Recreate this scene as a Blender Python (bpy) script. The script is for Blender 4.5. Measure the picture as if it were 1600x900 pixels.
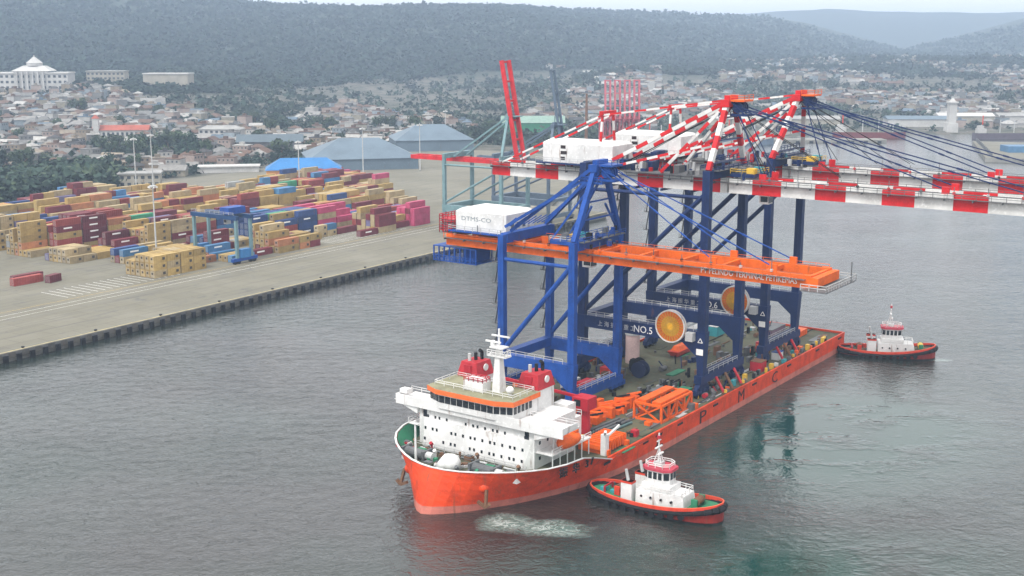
import bpy, math, random
import numpy as np
from mathutils import Vector, Matrix
random.seed(7); RNG = np.random.default_rng(7)
R = math.radians
for o in list(bpy.data.objects): bpy.data.objects.remove(o)
SC = bpy.context.scene
COL = SC.collection

# ---------------------------------------------------------------- camera, sky, sun, exposure
cd = bpy.data.cameras.new('camera'); cam = bpy.data.objects.new('camera', cd); COL.objects.link(cam)
cam.location = (0, 0, 90); cam.rotation_euler = (R(90 - 11.6), 0, 0)
cd.sensor_width = 36; cd.lens = 36 * 1900 / 1600; cd.clip_start = 1; cd.clip_end = 30000
SC.camera = cam
W = bpy.data.worlds.new('World'); SC.world = W; W.use_nodes = True
nt = W.node_tree; bg = nt.nodes['Background']
sky = nt.nodes.new('ShaderNodeTexSky'); sky.sky_type = 'NISHITA'; sky.sun_disc = False
SUN_EL, SUN_ROT = 58, 215
sky.sun_elevation = R(SUN_EL); sky.sun_rotation = R(SUN_ROT)
sky.air_density = 1.0; sky.dust_density = 3.0; sky.ozone_density = 1.0
hsv = nt.nodes.new('ShaderNodeHueSaturation'); hsv.inputs['Saturation'].default_value = 0.12
hsv.inputs['Value'].default_value = 1.0
# closed white cloud deck mixed over the clear-sky model
cl = nt.nodes.new('ShaderNodeMix'); cl.data_type = 'RGBA'; cl.inputs[0].default_value = .68; cl.inputs[7].default_value = (4.6, 4.45, 4.35, 1)
nt.links.new(sky.outputs[0], hsv.inputs['Color']); nt.links.new(hsv.outputs[0], cl.inputs[6]); nt.links.new(cl.outputs[2], bg.inputs[0])
bg.inputs[1].default_value = 0.15
sl = bpy.data.lights.new('sun', 'SUN'); sl.energy = 1.1; sl.angle = R(12); sl.color = (1, .97, .92)
so = bpy.data.objects.new('sun', sl); COL.objects.link(so)
# sky sun_rotation r: direction (sin r, cos r); lamp points down its -Z
_sd = Vector((math.sin(R(SUN_ROT)) * math.cos(R(SUN_EL)), math.cos(R(SUN_ROT)) * math.cos(R(SUN_EL)), math.sin(R(SUN_EL))))
so.rotation_euler = _sd.to_track_quat('Z', 'Y').to_euler()
SC.view_settings.view_transform = 'Standard'; SC.view_settings.look = 'None'
SC.view_settings.gamma = 1; SC.view_settings.use_curve_mapping = False
SC.view_settings.exposure = 1.38

# ---------------------------------------------------------------- materials
def newmat(name):
    m = bpy.data.materials.new(name); m.use_nodes = True
    return m, m.node_tree, m.node_tree.nodes['Principled BSDF']
def mixrgb(t, a, b, fac, mode='MIX'):
    n = t.nodes.new('ShaderNodeMix'); n.data_type = 'RGBA'; n.blend_type = mode
    for i, v in ((6, a), (7, b)):
        if isinstance(v, tuple): n.inputs[i].default_value = (*v[:3], 1)
        else: t.links.new(v, n.inputs[i])
    if isinstance(fac, (int, float)): n.inputs[0].default_value = fac
    else: t.links.new(fac, n.inputs[0])
    return n.outputs[2]
def noise(t, scale, detail=4, coord='Object', stretch=None, rough=.6):
    tc = t.nodes.new('ShaderNodeTexCoord'); n = t.nodes.new('ShaderNodeTexNoise')
    n.inputs['Scale'].default_value = scale; n.inputs['Detail'].default_value = detail; n.inputs['Roughness'].default_value = rough
    src = tc.outputs[coord]
    if stretch:
        mp = t.nodes.new('ShaderNodeMapping'); mp.inputs['Scale'].default_value = stretch
        if len(stretch) == 3: pass
        t.links.new(src, mp.inputs[0]); src = mp.outputs[0]
    t.links.new(src, n.inputs['Vector'])
    return n.outputs['Fac']
def ramp(t, fac, lo, hi, c0=(0, 0, 0), c1=(1, 1, 1)):
    r = t.nodes.new('ShaderNodeValToRGB'); r.color_ramp.elements[0].position = lo; r.color_ramp.elements[1].position = hi
    r.color_ramp.elements[0].color = (*c0, 1); r.color_ramp.elements[1].color = (*c1, 1)
    t.links.new(fac, r.inputs[0]); return r.outputs[0]
def bump(t, b, h, strength, dist):
    n = t.nodes.new('ShaderNodeBump'); n.inputs['Strength'].default_value = strength; n.inputs['Distance'].default_value = dist
    t.links.new(h, n.inputs['Height']); t.links.new(n.outputs[0], b.inputs['Normal'])
_M = {}
def paint(name, c, rough=.5, wear=.25, rust=0., scale=.35, metal=0.):
    """weathered paint: broad tone drift, finer grime and, if asked, vertical rust streaks"""
    if name in _M: return _M[name]
    m, t, b = newmat(name)
    n1 = noise(t, scale, 5)
    c2 = tuple(x * (1 - wear) * .9 for x in c)
    col = mixrgb(t, tuple(c), c2, ramp(t, n1, .4, .72))
    n2 = noise(t, scale * 9, 3)
    col = mixrgb(t, col, tuple(min(1, x * 1.12 + .01) for x in c), ramp(t, n2, .55, .75))
    if rust:
        n3 = noise(t, 1.0, 5, stretch=(.9, .9, .12))
        col = mixrgb(t, col, (.16, .07, .035), ramp(t, n3, .68 - rust * .2, .82 - rust * .1))
    t.links.new(col, b.inputs['Base Color']); b.inputs['Roughness'].default_value = rough; b.inputs['Metallic'].default_value = metal; b.inputs['Specular IOR Level'].default_value = .5 if rough < .3 else .22
    m.diffuse_color = (*c, 1); _M[name] = m; return m
def objcol(name, rough=.6, rust=True):
    m, t, b = newmat(name)
    oi = t.nodes.new('ShaderNodeObjectInfo')
    n1 = noise(t, .5, 5)
    f = ramp(t, n1, .35, .75, (1.08, 1.08, 1.08), (.68, .66, .63))
    col = mixrgb(t, oi.outputs['Color'], f, 1.0, 'MULTIPLY')
    if rust:
        n3 = noise(t, 1.3, 4, stretch=(1, 1, .25)); col = mixrgb(t, col, (.17, .08, .05), ramp(t, n3, .64, .85))
    t.links.new(col, b.inputs['Base Color']); b.inputs['Roughness'].default_value = rough; b.inputs['Specular IOR Level'].default_value = .2
    _M[name] = m; return m
ORANGE = paint('hull_orange', (.66, .056, .009), .5, .38, .55)
ANTIF = paint('antifouling_pink', (.50, .16, .12), .7, .3, .5)
BOOMOR = paint('boom_orange', (.74, .125, .008), .5, .25, .12)
CARGOOR = paint('cargo_orange', (.74, .115, .010), .5, .2, .2, .8)
BLUE = paint('crane_blue', (.010, .065, .30), .5, .35, .12)
NAVY = paint('crane_navy', (.008, .024, .095), .5, .3, .08)
RED = paint('stripe_red', (.56, .014, .018), .5, .3, .1)
WHITE = paint('white_paint', (.72, .72, .70), .45, .10, .12, .2)
STRW = paint('stripe_white', (.66, .66, .64), .5, .25, .25, .15)
HOUSEW = paint('ship_white', (.66, .66, .65), .45, .2, .38, .15)
DECKG = paint('deck_green', (.095, .10, .062), .8, .5, .55, .10)
ROOFG = paint('roof_olive', (.24, .235, .15), .8, .3, .2, .3)
GLASS = paint('dark_glass', (.012, .016, .02), .12, .2)
BLACK = paint('black_rubber', (.009, .009, .010), .75, .3)
GREY = paint('steel_grey', (.12, .125, .13), .5, .3, .2)
LGREY = paint('pale_grey', (.45, .46, .46), .55, .2, .1)
CRIM = paint('crimson', (.42, .018, .03), .45, .25, .15)
YEL = paint('yellow', (.66, .42, .05), .5, .25)
TEAL = paint('teal_paint', (.05, .32, .36), .5, .2)
GREENP = paint('green_paint', (.03, .19, .10), .6, .3, .2)
BROWN = paint('rusty_brown', (.17, .09, .05), .8, .4, .3)
PALEB = paint('pale_blue_steel', (.15, .25, .27), .5, .2, .1)
GREYB = paint('grey_blue_steel', (.10, .14, .19), .5, .2)
PINK = paint('pale_pink', (.55, .40, .38), .6, .2)
TUGR = paint('tug_red', (.62, .055, .025), .5, .25, .25, .8)
LETTER = paint('letter_black', (.03, .02, .02), .6, .2)
LETW = paint('letter_white', (.82, .82, .8), .6, .05)
REEL = paint('reel_orange', (.82, .20, .02), .5, .2, 0, 2)
REELY = paint('reel_yellow', (.80, .42, .02), .5, .2, 0, 2)
YARDG = paint('plate_dark', (.07, .075, .06), .7, .4, .3)
CONC = paint('concrete', (.24, .235, .21), .85, .3, .1, .1)
ROPE = paint('galvanised', (.5, .5, .5), .5, .1)

# ---------------------------------------------------------------- mesh builder
class MB:
    def __init__(s): s.v = []; s.f = []; s.m = []; s.mats = []
    def mi(s, mat):
        if mat not in s.mats: s.mats.append(mat)
        return s.mats.index(mat)
    def raw(s, vs, fs, mat):
        b = len(s.v); i = s.mi(mat); s.v += [tuple(v) for v in vs]
        for f in fs: s.f.append(tuple(b + k for k in f)); s.m.append(i)
    def hexa(s, p, mat):    # 8 points: bottom 4 ccw, top 4 ccw
        s.raw(p, [(3, 2, 1, 0), (4, 5, 6, 7), (0, 1, 5, 4), (1, 2, 6, 5), (2, 3, 7, 6), (3, 0, 4, 7)], mat)
    def box(s, x0, x1, y0, y1, z0, z1, mat):
        x0, x1 = sorted((x0, x1)); y0, y1 = sorted((y0, y1)); z0, z1 = sorted((z0, z1))
        s.hexa([(x0, y0, z0), (x1, y0, z0), (x1, y1, z0), (x0, y1, z0), (x0, y0, z1), (x1, y0, z1), (x1, y1, z1), (x0, y1, z1)], mat)
    def taper(s, c0, s0, c1, s1, mat):  # centre (x,y,z), size (sx,sy)
        p = []
        for c, q in ((c0, s0), (c1, s1)):
            for a, b in ((-1, -1), (1, -1), (1, 1), (-1, 1)): p.append((c[0] + a * q[0] / 2, c[1] + b * q[1] / 2, c[2]))
        s.hexa(p, mat)
    def frame(s, p, q, up):
        p = Vector(p); q = Vector(q); d = (q - p).normalized()
        u = Vector(up) if up else (Vector((0, 0, 1)) if abs(d.z) < .95 else Vector((0, 1, 0)))
        x = d.cross(u).normalized(); y = x.cross(d).normalized()
        return p, q, x, y
    def beam(s, p, q, w, h, mat, up=None):
        p, q, x, y = s.frame(p, q, up); r = []
        for c in (p, q):
            for a, b in ((-1, -1), (1, -1), (1, 1), (-1, 1)): r.append(c + x * (a * w / 2) + y * (b * h / 2))
        s.raw(r, [(0, 1, 2, 3), (7, 6, 5, 4), (0, 4, 5, 1), (1, 5, 6, 2), (2, 6, 7, 3), (3, 7, 4, 0)], mat)
    def tube(s, p, q, r, mat, n=8, r2=None, cap=True):
        p, q, x, y = s.frame(p, q, None); vs = []
        for c, rr in ((p, r), (q, r if r2 is None else r2)):
            for i in range(n):
                a = 2 * math.pi * i / n; vs.append(c + x * math.cos(a) * rr + y * math.sin(a) * rr)
        fs = [(i, (i + 1) % n, n + (i + 1) % n, n + i) for i in range(n)]
        fs = [tuple(reversed(f)) for f in fs]
        if cap: fs += [tuple(range(n)), tuple(reversed(range(n, 2 * n)))]
        s.raw(vs, fs, mat)
    def striped(s, p, q, w, h, period, red, phase, ma, mb, kind='beam'):
        p = Vector(p); q = Vector(q); L = (q - p).length; d = (q - p) / L
        cuts = [0.0]; x = -phase % period
        k = 0; pos = -(phase % period)
        edges = []
        while pos < L:
            edges.append((pos, pos + red, ma)); edges.append((pos + red, pos + period, mb)); pos += period
        for a, b, m in edges:
            a = max(a, 0); b = min(b, L)
            if b - a > .05:
                if kind == 'beam': s.beam(p + d * a, p + d * b, w, h, m)
                else: s.tube(p + d * a, p + d * b, w, m, 8)
    def rail(s, pts, mat, h=1.1, r=.05, step=2.5):
        for p, q in zip(pts[:-1], pts[1:]):
            p = Vector(p); q = Vector(q); L = (q - p).length; n = max(1, int(L / step))
            for k in (h, h * .55): s.beam(p + Vector((0, 0, k)), q + Vector((0, 0, k)), r * 1.6, r * 1.6, mat)
            for i in range(n + 1):
                c = p.lerp(q, i / n); s.beam(c, c + Vector((0, 0, h)), r * 1.6, r * 1.6, mat, (0, 1, 0))
    def sphere(s, c, r, mat, n=12, m=8, sz=1.0):
        vs = []; fs = []
        for j in range(m + 1):
            th = math.pi * j / m
            for i in range(n):
                a = 2 * math.pi * i / n; vs.append((c[0] + r * math.sin(th) * math.cos(a), c[1] + r * math.sin(th) * math.sin(a), c[2] + r * sz * math.cos(th)))
        for j in range(m):
            for i in range(n): fs.append((j * n + i, (j + 1) * n + i, (j + 1) * n + (i + 1) % n, j * n + (i + 1) % n))
        s.raw(vs, fs, mat)
    def ngon_prism(s, poly, z0, z1, mat, top=None):
        n = len(poly); vs = [(x, y, z0) for x, y in poly] + [(x, y, z1) for x, y in poly]
        a = sum(poly[i][0] * poly[(i + 1) % n][1] - poly[(i + 1) % n][0] * poly[i][1] for i in range(n))
        side = [(i, (i + 1) % n, n + (i + 1) % n, n + i) for i in range(n)]
        if a < 0: side = [tuple(reversed(f)) for f in side]
        s.raw(vs, side + [tuple(reversed(range(n))) if a > 0 else tuple(range(n))], mat)
        s.raw([(x, y, z1) for x, y in poly], [tuple(range(n)) if a > 0 else tuple(reversed(range(n)))], top or mat)
    def text(s, txt, size, org, xd, yd, mat, thick=.04, width=None):
        cu = bpy.data.curves.new('t', 'FONT'); cu.body = txt; cu.size = size; cu.extrude = thick; cu.resolution_u = 2
        o = bpy.data.objects.new('t', cu); COL.objects.link(o)
        dg = bpy.context.evaluated_depsgraph_get(); me = bpy.data.meshes.new_from_object(o.evaluated_get(dg))
        xd = Vector(xd).normalized(); yd = Vector(yd).normalized(); zd = xd.cross(yd); org = Vector(org)
        xs = [v.co.x for v in me.vertices] or [0]; k = 1 if width is None else width / (max(xs) - min(xs) + 1e-6)
        vs = [org + xd * (v.co.x * k) + yd * v.co.y + zd * v.co.z for v in me.vertices]
        s.raw(vs, [tuple(p.vertices) for p in me.polygons], mat)
        bpy.data.objects.remove(o); bpy.data.curves.remove(cu); bpy.data.meshes.remove(me)
    def mesh(s, name, org=(0, 0, 0), flip=False, smooth=False):
        me = bpy.data.meshes.new(name)
        v = np.array(s.v, dtype=float).reshape(-1, 3) - np.array(org)
        f = s.f
        if flip: v[:, 1] *= -1; f = [tuple(reversed(x)) for x in f]
        me.from_pydata(v.tolist(), [], f)
        for m in s.mats: me.materials.append(m)
        me.polygons.foreach_set('material_index', s.m)
        if smooth: me.polygons.foreach_set('use_smooth', [True] * len(f))
        me.update(); return me

def tagit(o, label=None, cat=None, group=None, kind=None):
    if label: o['label'] = label
    if cat: o['category'] = cat
    if group: o['group'] = group
    if kind: o['kind'] = kind
    return o
class Frame:     # local axes s (forward), t (to the right of forward), z; Blender local y = -t
    def __init__(s, o, az): s.o = Vector((*o, 0)) if len(o) == 2 else Vector(o); s.phi = math.pi / 2 - az; s.az = az
    def world(s, p):
        return Vector((s.o.x + p[0] * math.sin(s.az) + p[1] * math.cos(s.az), s.o.y + p[0] * math.cos(s.az) - p[1] * math.sin(s.az), s.o.z + p[2]))
class Thing:
    def __init__(s, fr, name, org, label, cat, group=None, kind=None):
        s.fr = fr; s.org = org; s.e = bpy.data.objects.new(name, None); s.e.empty_display_size = 1; COL.objects.link(s.e)
        s.e.location = fr.world(org); s.e.rotation_euler = (0, 0, fr.phi); tagit(s.e, label, cat, group, kind)
    def part(s, name, mb, parent=None, smooth=False, label=None):
        o = bpy.data.objects.new(name, mb.mesh(name, s.org, True, smooth)); COL.objects.link(o); o.parent = parent or s.e
        if label: o['label'] = label
        return o
def single(fr, name, mb, org, label, cat, group=None, kind=None, smooth=False):
    o = bpy.data.objects.new(name, mb.mesh(name, org, True, smooth)); COL.objects.link(o)
    o.location = fr.world(org); o.rotation_euler = (0, 0, fr.phi); return tagit(o, label, cat, group, kind)
def copy_tree(o, parent=None):
    c = o.copy(); COL.objects.link(c)
    if parent: c.parent = parent
    for ch in list(o.children): copy_tree(ch, c)
    return c
WF = Frame((0, 0), math.pi / 2)   # world frame: s = +X, t = -Y
def wsingle(name, mb, label=None, cat=None, group=None, kind=None, loc=(0, 0, 0), rot=0, smooth=False):
    o = bpy.data.objects.new(name, mb.mesh(name, (0, 0, 0), False, smooth)); COL.objects.link(o)
    o.location = loc; o.rotation_euler = (0, 0, rot); return tagit(o, label, cat, group, kind)

AZ = R(35.5)
# ship frame: s = 0 at the stem on the waterline, t = 0 on the centre line
B0 = (-16.28, 220.72)
SHIP = Frame((B0[0] - 3.4 * math.cos(AZ), B0[1] + 3.4 * math.sin(AZ)), AZ)
QUAY = Frame((-144.4, 332.0), R(33.91))
def qw(s, t): p = QUAY.world((s, t, 0)); return p.x, p.y

# ================================================================ THE SETTING: water, terrain, yard
def water_mat():
    m, t, b = newmat('harbour_water')
    L = t.links
    tc = t.nodes.new('ShaderNodeTexCoord')
    def nz(scale, detail, stretch, rot=0, rough=.55, dist=0.):
        mp = t.nodes.new('ShaderNodeMapping'); mp.inputs['Scale'].default_value = stretch; mp.inputs['Rotation'].default_value = (0, 0, rot)
        n = t.nodes.new('ShaderNodeTexNoise'); n.inputs['Scale'].default_value = scale; n.inputs['Detail'].default_value = detail
        n.inputs['Roughness'].default_value = rough; n.inputs['Distortion'].default_value = dist
        L.new(tc.outputs['Object'], mp.inputs[0]); L.new(mp.outputs[0], n.inputs['Vector']); return n.outputs['Fac']
    def math_(op, a, c):
        n = t.nodes.new('ShaderNodeMath'); n.operation = op
        for i, v in enumerate((a, c)):
            if isinstance(v, (int, float)): n.inputs[i].default_value = v
            else: L.new(v, n.inputs[i])
        return n.outputs[0]
    swell = nz(.045, 3, (1, 2.0, 1), R(12)); chop = nz(.26, 4, (1, 1.25, 1), R(-8), .62, .7); rip = nz(.75, 3, (1, 1.3, 1), R(20), .6)
    # patches of calmer and more ruffled water
    patch = ramp(t, nz(.012, 4, (1, 2.2, 1), R(15), .6, .8), .36, .62, (.7, .7, .7), (1, 1, 1))
    h = math_('ADD', math_('MULTIPLY', swell, .6), math_('MULTIPLY', math_('MULTIPLY', chop, patch), 1.0))
    h = math_('ADD', h, math_('MULTIPLY', math_('MULTIPLY', rip, patch), .52))
    # colour: green-black harbour water, siltier and greener in broad clouds
    c = mixrgb(t, (.019, .020, .018), (.013, .024, .019), ramp(t, nz(.010, 3, (1, 1, 1)), .42, .62))
    # foam where the bow thruster churns the water beside the ship
    def blob(x, y, rx, ry, rot=0.):
        mp = t.nodes.new('ShaderNodeMapping'); mp.vector_type = 'TEXTURE'
        mp.inputs['Location'].default_value = (x, y, 0); mp.inputs['Rotation'].default_value = (0, 0, rot); mp.inputs['Scale'].default_value = (rx, ry, 1)
        g = t.nodes.new('ShaderNodeTexGradient'); g.gradient_type = 'SPHERICAL'
        L.new(tc.outputs['Object'], mp.inputs[0]); L.new(mp.outputs[0], g.inputs[0]); return g.outputs['Fac']
    # calm green water in the lee of the ship and toward the lower right
    calm = math_('MINIMUM', math_('MAXIMUM', math_('MULTIPLY', blob(78, 268, 62, 40, R(50)), 1.8), math_('MULTIPLY', blob(48, 196, 55, 26), 1.2)), 1.0)
    calm = math_('MULTIPLY', calm, ramp(t, nz(.05, 4, (1, 1.5, 1), 0, .65), .24, .50))
    h = math_('MULTIPLY', h, math_('SUBTRACT', 1.0, math_('MULTIPLY', calm, .90)))
    bump(t, b, h, 1.0, .40)
    c = mixrgb(t, c, (.008, .040, .031), calm)
    mask = math_('MAXIMUM', blob(-1, 217, 9, 7.5), blob(6.5, 214.5, 14, 6.5, R(-8)))
    mask = math_('MAXIMUM', mask, math_('MULTIPLY', blob(122.5, 336, 6, 3.5), .8))
    mask = math_('SUBTRACT', mask, math_('MULTIPLY', nz(.13, 3, (1, 1.6, 1)), .55)); mask = math_('MAXIMUM', mask, 0)
    web = nz(.22, 5, (1, 1.7, 1), R(-8), .7, 1.6)
    ridge = math_('ABSOLUTE', math_('SUBTRACT', web, .5), 0)
    ridge = ramp(t, ridge, .0, .045, (1, 1, 1), (0, 0, 0))
    spots = ramp(t, nz(1.4, 4, (1, 1, 1), 0, .8), .52, .66)
    fo = math_('MULTIPLY', math_('MAXIMUM', math_('MULTIPLY', ridge, .62), math_('MULTIPLY', spots, .12)), math_('MINIMUM', math_('MULTIPLY', mask, 1.8), 1.0))
    c = mixrgb(t, c, (.09, .15, .13), math_('MINIMUM', math_('MULTIPLY', mask, 2.0), .8))
    c = mixrgb(t, c, (.55, .58, .56), fo)
    L.new(c, b.inputs['Base Color'])
    rg = t.nodes.new('ShaderNodeMath'); rg.operation = 'MULTIPLY_ADD'; L.new(fo, rg.inputs[0]); rg.inputs[1].default_value = .6; rg.inputs[2].default_value = .045
    L.new(rg.outputs[0], b.inputs['Roughness']); b.inputs['IOR'].default_value = 1.56
    b.inputs['Specular Tint'].default_value = (1, 1, 1, 1)
    return m
mb = MB(); mb.raw([(-7000, -300, 0), (7000, -300, 0), (7000, 11000, 0), (-7000, 11000, 0)], [(0, 1, 2, 3)], water_mat())
wsingle('water', mb, kind='structure')

# ---- terrain: height by real position (metres); land lies behind the quay and beyond the harbour basin
def sst(a, b, x): x = np.clip((x - a) / (b - a), 0, 1); return x * x * (3 - 2 * x)
def fbm(x, y, seed=0):
    r = np.zeros_like(x); rs = np.random.default_rng(seed)
    for k in range(5):
        a = rs.uniform(0, 6.28, 3); w = 2 ** k; ph = rs.uniform(0, 6.28, 3)
        for i in range(3): r += np.sin((x * math.cos(a[i]) + y * math.sin(a[i])) * w + ph[i] + 1.3 * np.sin((x * math.sin(a[i]) - y * math.cos(a[i])) * w * .7 + ph[i])) / w / 3
    return r
QD = (math.sin(R(33.91)), math.cos(R(33.91))); QN = (math.cos(R(33.91)), -math.sin(R(33.91)))
PIER_A = (345, 890)
def shore(X):   # distance of the far waterline
    return np.interp(X, [-4000, 60, 105, 130, 240, 300, 480, 700, 2500], [300, 620, 985, 1070, 1120, 1150, 1170, 1220, 1500])
def height(X, Y):
    X = np.asarray(X, float); Y = np.asarray(Y, float)
    qs_ = (X + 144.4) * QD[0] + (Y - 332) * QD[1]; qt = (X + 144.4) * QN[0] + (Y - 332) * QN[1]
    a = X / np.maximum(Y, 1)
    land = np.where(X < 70, sst(-14, -34, qt) * (qs_ < 2000), 0)
    land = np.where(X > 55, sst(-25, 25, Y - shore(X)), land)
    behind = np.where((qt < -14) & (qs_ < 345), 1., 0.); land = np.maximum(land * np.where(X < 70, 1, 1), behind)
    land = np.where((qs_ > 345) & (X <= 70) , sst(-20, -50, qt + (qs_ - 345) * .44), land)
    rise = 29 * sst(820, 1500, Y) * sst(-.08, -.30, a) + 10 * sst(1200, 1900, Y) * sst(-.34, -.15, a)
    rise = rise + 26 * sst(1500, 2500, Y) * sst(-.02, .1, a)
    rise = rise * (1 + .35 * fbm(X / 210, Y / 210, 3))
    # front ridge: distance to its crest and height of its crest by bearing
    crest = np.interp(a, [-.6, -.42, -.25, -.18, -.08, 0, .06, .13, .20, .235, .29, .34, .5], [250, 232, 205, 193, 188, 190, 190, 190, 190, 168, 100, 40, 25])
    d0 = np.interp(a, [-.5, -.3, -.15, 0, .12, .3], [1250, 1350, 1500, 1750, 2150, 2700])
    d1 = d0 + 2100
    n1 = fbm(X / 420, Y / 420, 5); n2 = fbm(X / 130, Y / 130, 9)
    R1 = (crest - 18 + n1 * 8 + n2 * 4) * sst(0, 1, (Y - d0) / (d1 - d0)) ** .8 * sst(d1 + 2600, d1 + 300, Y)
    R1 = R1 * (1 + .16 * fbm(X / 330, Y / 520, 21) * sst(d0, d0 + 500, Y) * sst(d1, d1 - 700, Y))
    c2 = np.interp(a, [-.6, 0, .15, .25, .33, .42, .6], [150, 190, 205, 232, 215, 222, 235])
    R2 = (c2 + n1 * 16 + n2 * 5) * sst(4700, 6600, Y)
    c3 = np.interp(a, [.27, .33, .42, .5, .6], [0, 70, 175, 190, 200])
    R3 = (c3 + n1 * 14 + n2 * 4) * sst(2900, 4700, Y) * sst(.25, .33, a)
    z = np.maximum.reduce([rise, R1, R2, R3])
    return -4 + land * 6.35 + z * land
NA, ND = 340, 300
aa = np.linspace(-.62, .62, NA); dd = 235 * (7800 / 235) ** np.linspace(0, 1, ND)
A2, D2 = np.meshgrid(aa, dd); TX = A2 * D2; TY = D2; TZ = height(TX, TY)
verts = np.stack([TX, TY, TZ], -1).reshape(-1, 3)
idx = np.arange(NA * ND).reshape(ND, NA)
keep = (np.maximum.reduce([TZ[:-1, :-1], TZ[1:, :-1], TZ[:-1, 1:], TZ[1:, 1:]]) > -3.9)
q = np.stack([idx[:-1, :-1], idx[:-1, 1:], idx[1:, 1:], idx[1:, :-1]], -1)[keep]
me = bpy.data.meshes.new('terrain'); me.from_pydata(verts.tolist(), [], q.reshape(-1, 4).tolist()); me.polygons.foreach_set('use_smooth', [True] * len(q))
m, t, b = newmat('terrain_ground')
geo = t.nodes.new('ShaderNodeNewGeometry'); sep = t.nodes.new('ShaderNodeSeparateXYZ'); t.links.new(geo.outputs['Position'], sep.inputs[0])
forest = mixrgb(t, (.014, .027, .017), (.028, .044, .024), ramp(t, noise(t, .022, 8, rough=.7), .38, .64))
town = mixrgb(t, (.035, .045, .028), (.12, .11, .09), ramp(t, noise(t, .05, 6, rough=.75), .40, .58))
town = mixrgb(t, town, (.19, .185, .17), ramp(t, noise(t, .11, 3), .60, .68))
hz_ = t.nodes.new('ShaderNodeMath'); hz_.operation = 'MULTIPLY_ADD'; t.links.new(noise(t, .006, 4), hz_.inputs[0]); hz_.inputs[1].default_value = 40; t.links.new(sep.outputs[2], hz_.inputs[2])
wood = t.nodes.new('ShaderNodeMapRange'); wood.inputs[1].default_value = 44; wood.inputs[2].default_value = 58; t.links.new(hz_.outputs[0], wood.inputs[0])
t.links.new(mixrgb(t, town, forest, wood.outputs[0]), b.inputs['Base Color']); b.inputs['Roughness'].default_value = .95
bump(t, b, noise(t, .05, 6, rough=.7), 1.0, 6)
me.materials.append(m); o = bpy.data.objects.new('terrain', me); COL.objects.link(o); tagit(o, kind='structure')

# ---- container yard and quay apron
m, t, b = newmat('yard_paving')
c = mixrgb(t, (.135, .127, .092), (.19, .18, .14), ramp(t, noise(t, .03, 6, rough=.7), .35, .68))
c = mixrgb(t, c, (.105, .10, .085), ramp(t, noise(t, .55, 5, stretch=(.06, 1, 1), rough=.6), .52, .72))
c = mixrgb(t, c, (.08, .08, .075), ramp(t, noise(t, .12, 5, rough=.75), .56, .74))
bt = t.nodes.new('ShaderNodeTexBrick'); tc = t.nodes.new('ShaderNodeTexCoord'); t.links.new(tc.outputs['Object'], bt.inputs['Vector'])
bt.inputs['Scale'].default_value = 1; bt.inputs['Brick Width'].default_value = 12; bt.inputs['Row Height'].default_value = 8; bt.inputs['Mortar Size'].default_value = .12
bt.inputs['Color1'].default_value = (1, 1, 1, 1); bt.inputs['Color2'].default_value = (.9, .9, .88, 1); bt.inputs['Mortar'].default_value = (.62, .6, .58, 1)
t.links.new(mixrgb(t, c, bt.outputs[0], 1.0, 'MULTIPLY'), b.inputs['Base Color']); b.inputs['Roughness'].default_value = .85; YARD = m
mb = MB(); mb.ngon_prism([(-420, 0), (345, 0), (352, -40), (600, -150), (600, -300), (-420, -300)], -4, 2.5, CONC, YARD)
single(QUAY, 'pavement', mb, (0, 0, 0), None, None, kind='structure')
# painted lines, crane rails and lane marks on the apron
mb = MB()
for tt, w_, mm in ((-3.4, .25, GREY), (-35.2, .25, GREY), (-1.5, .3, YEL), (-39, .18, LETW), (-43.5, .18, LETW), (-48, .18, YEL)):
    mb.raw([(-420, tt - w_ / 2, 2.504), (345, tt - w_ / 2, 2.504), (345, tt + w_ / 2, 2.504), (-420, tt + w_ / 2, 2.504)], [(0, 1, 2, 3)], mm)
for k in range(34):
    s0 = 196 + k * 3.1 if k < 17 else 60 + (k - 17) * 3.1
    mb.raw([(s0, -66, 2.506), (s0 + .22, -66, 2.506), (s0 + .22, -51, 2.506), (s0, -51, 2.506)], [(0, 1, 2, 3)], LETW)
mb.v = [tuple(v) for v in mb.v]
single(QUAY, 'lane_markings', mb, (0, 0, 0), None, None, kind='structure')
# coping beam along the quay edge
mb = MB(); mb.box(-420, 345, .02, .9, 1.1, 2.85, paint('wet_concrete', (.12, .115, .10), .85, .4, .3, .2)); mb.box(-420, 345, -.6, .02, 2.52, 2.85, paint('coping_yellow', (.42, .36, .2), .8, .4))
single(QUAY, 'quay_wall', mb, (0, 0, 0), 'long concrete quay wall with coping beam along the container terminal', 'quay wall')
fp = None
fm = MB(); fm.box(-.75, .75, .95, 1.45, -.6, 2.1, BLACK); fm.box(-.6, .6, 1.45, 1.57, -.4, 1.8, BLACK); fm.box(-1.0, 1.0, .92, 1.1, 2.1, 2.6, GREY)
def ordn(n):
    return '%d%s' % (n, 'th' if 10 < n % 100 < 14 else {1: 'st', 2: 'nd', 3: 'rd'}.get(n % 10, 'th'))
for k in range(74):
    s_ = 1 + k * 4.3
    if fp is None: fp = single(QUAY, 'quay_fender', fm, (0, 0, 0), 'x', 'fender', 'rubber fenders along the quay wall'); o = fp
    else: o = fp.copy(); COL.objects.link(o)
    o.location = QUAY.world((s_, 0, 0)); o['label'] = 'black rubber fender on the quay wall, %s counted from the near left end' % ordn(k + 1)
bo = MB(); bo.tube((0, 0, 0), (0, 0, .5), .32, BLACK, 8); bo.tube((0, 0, .5), (0, 0, .75), .5, BLACK, 8)
bp = None
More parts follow.
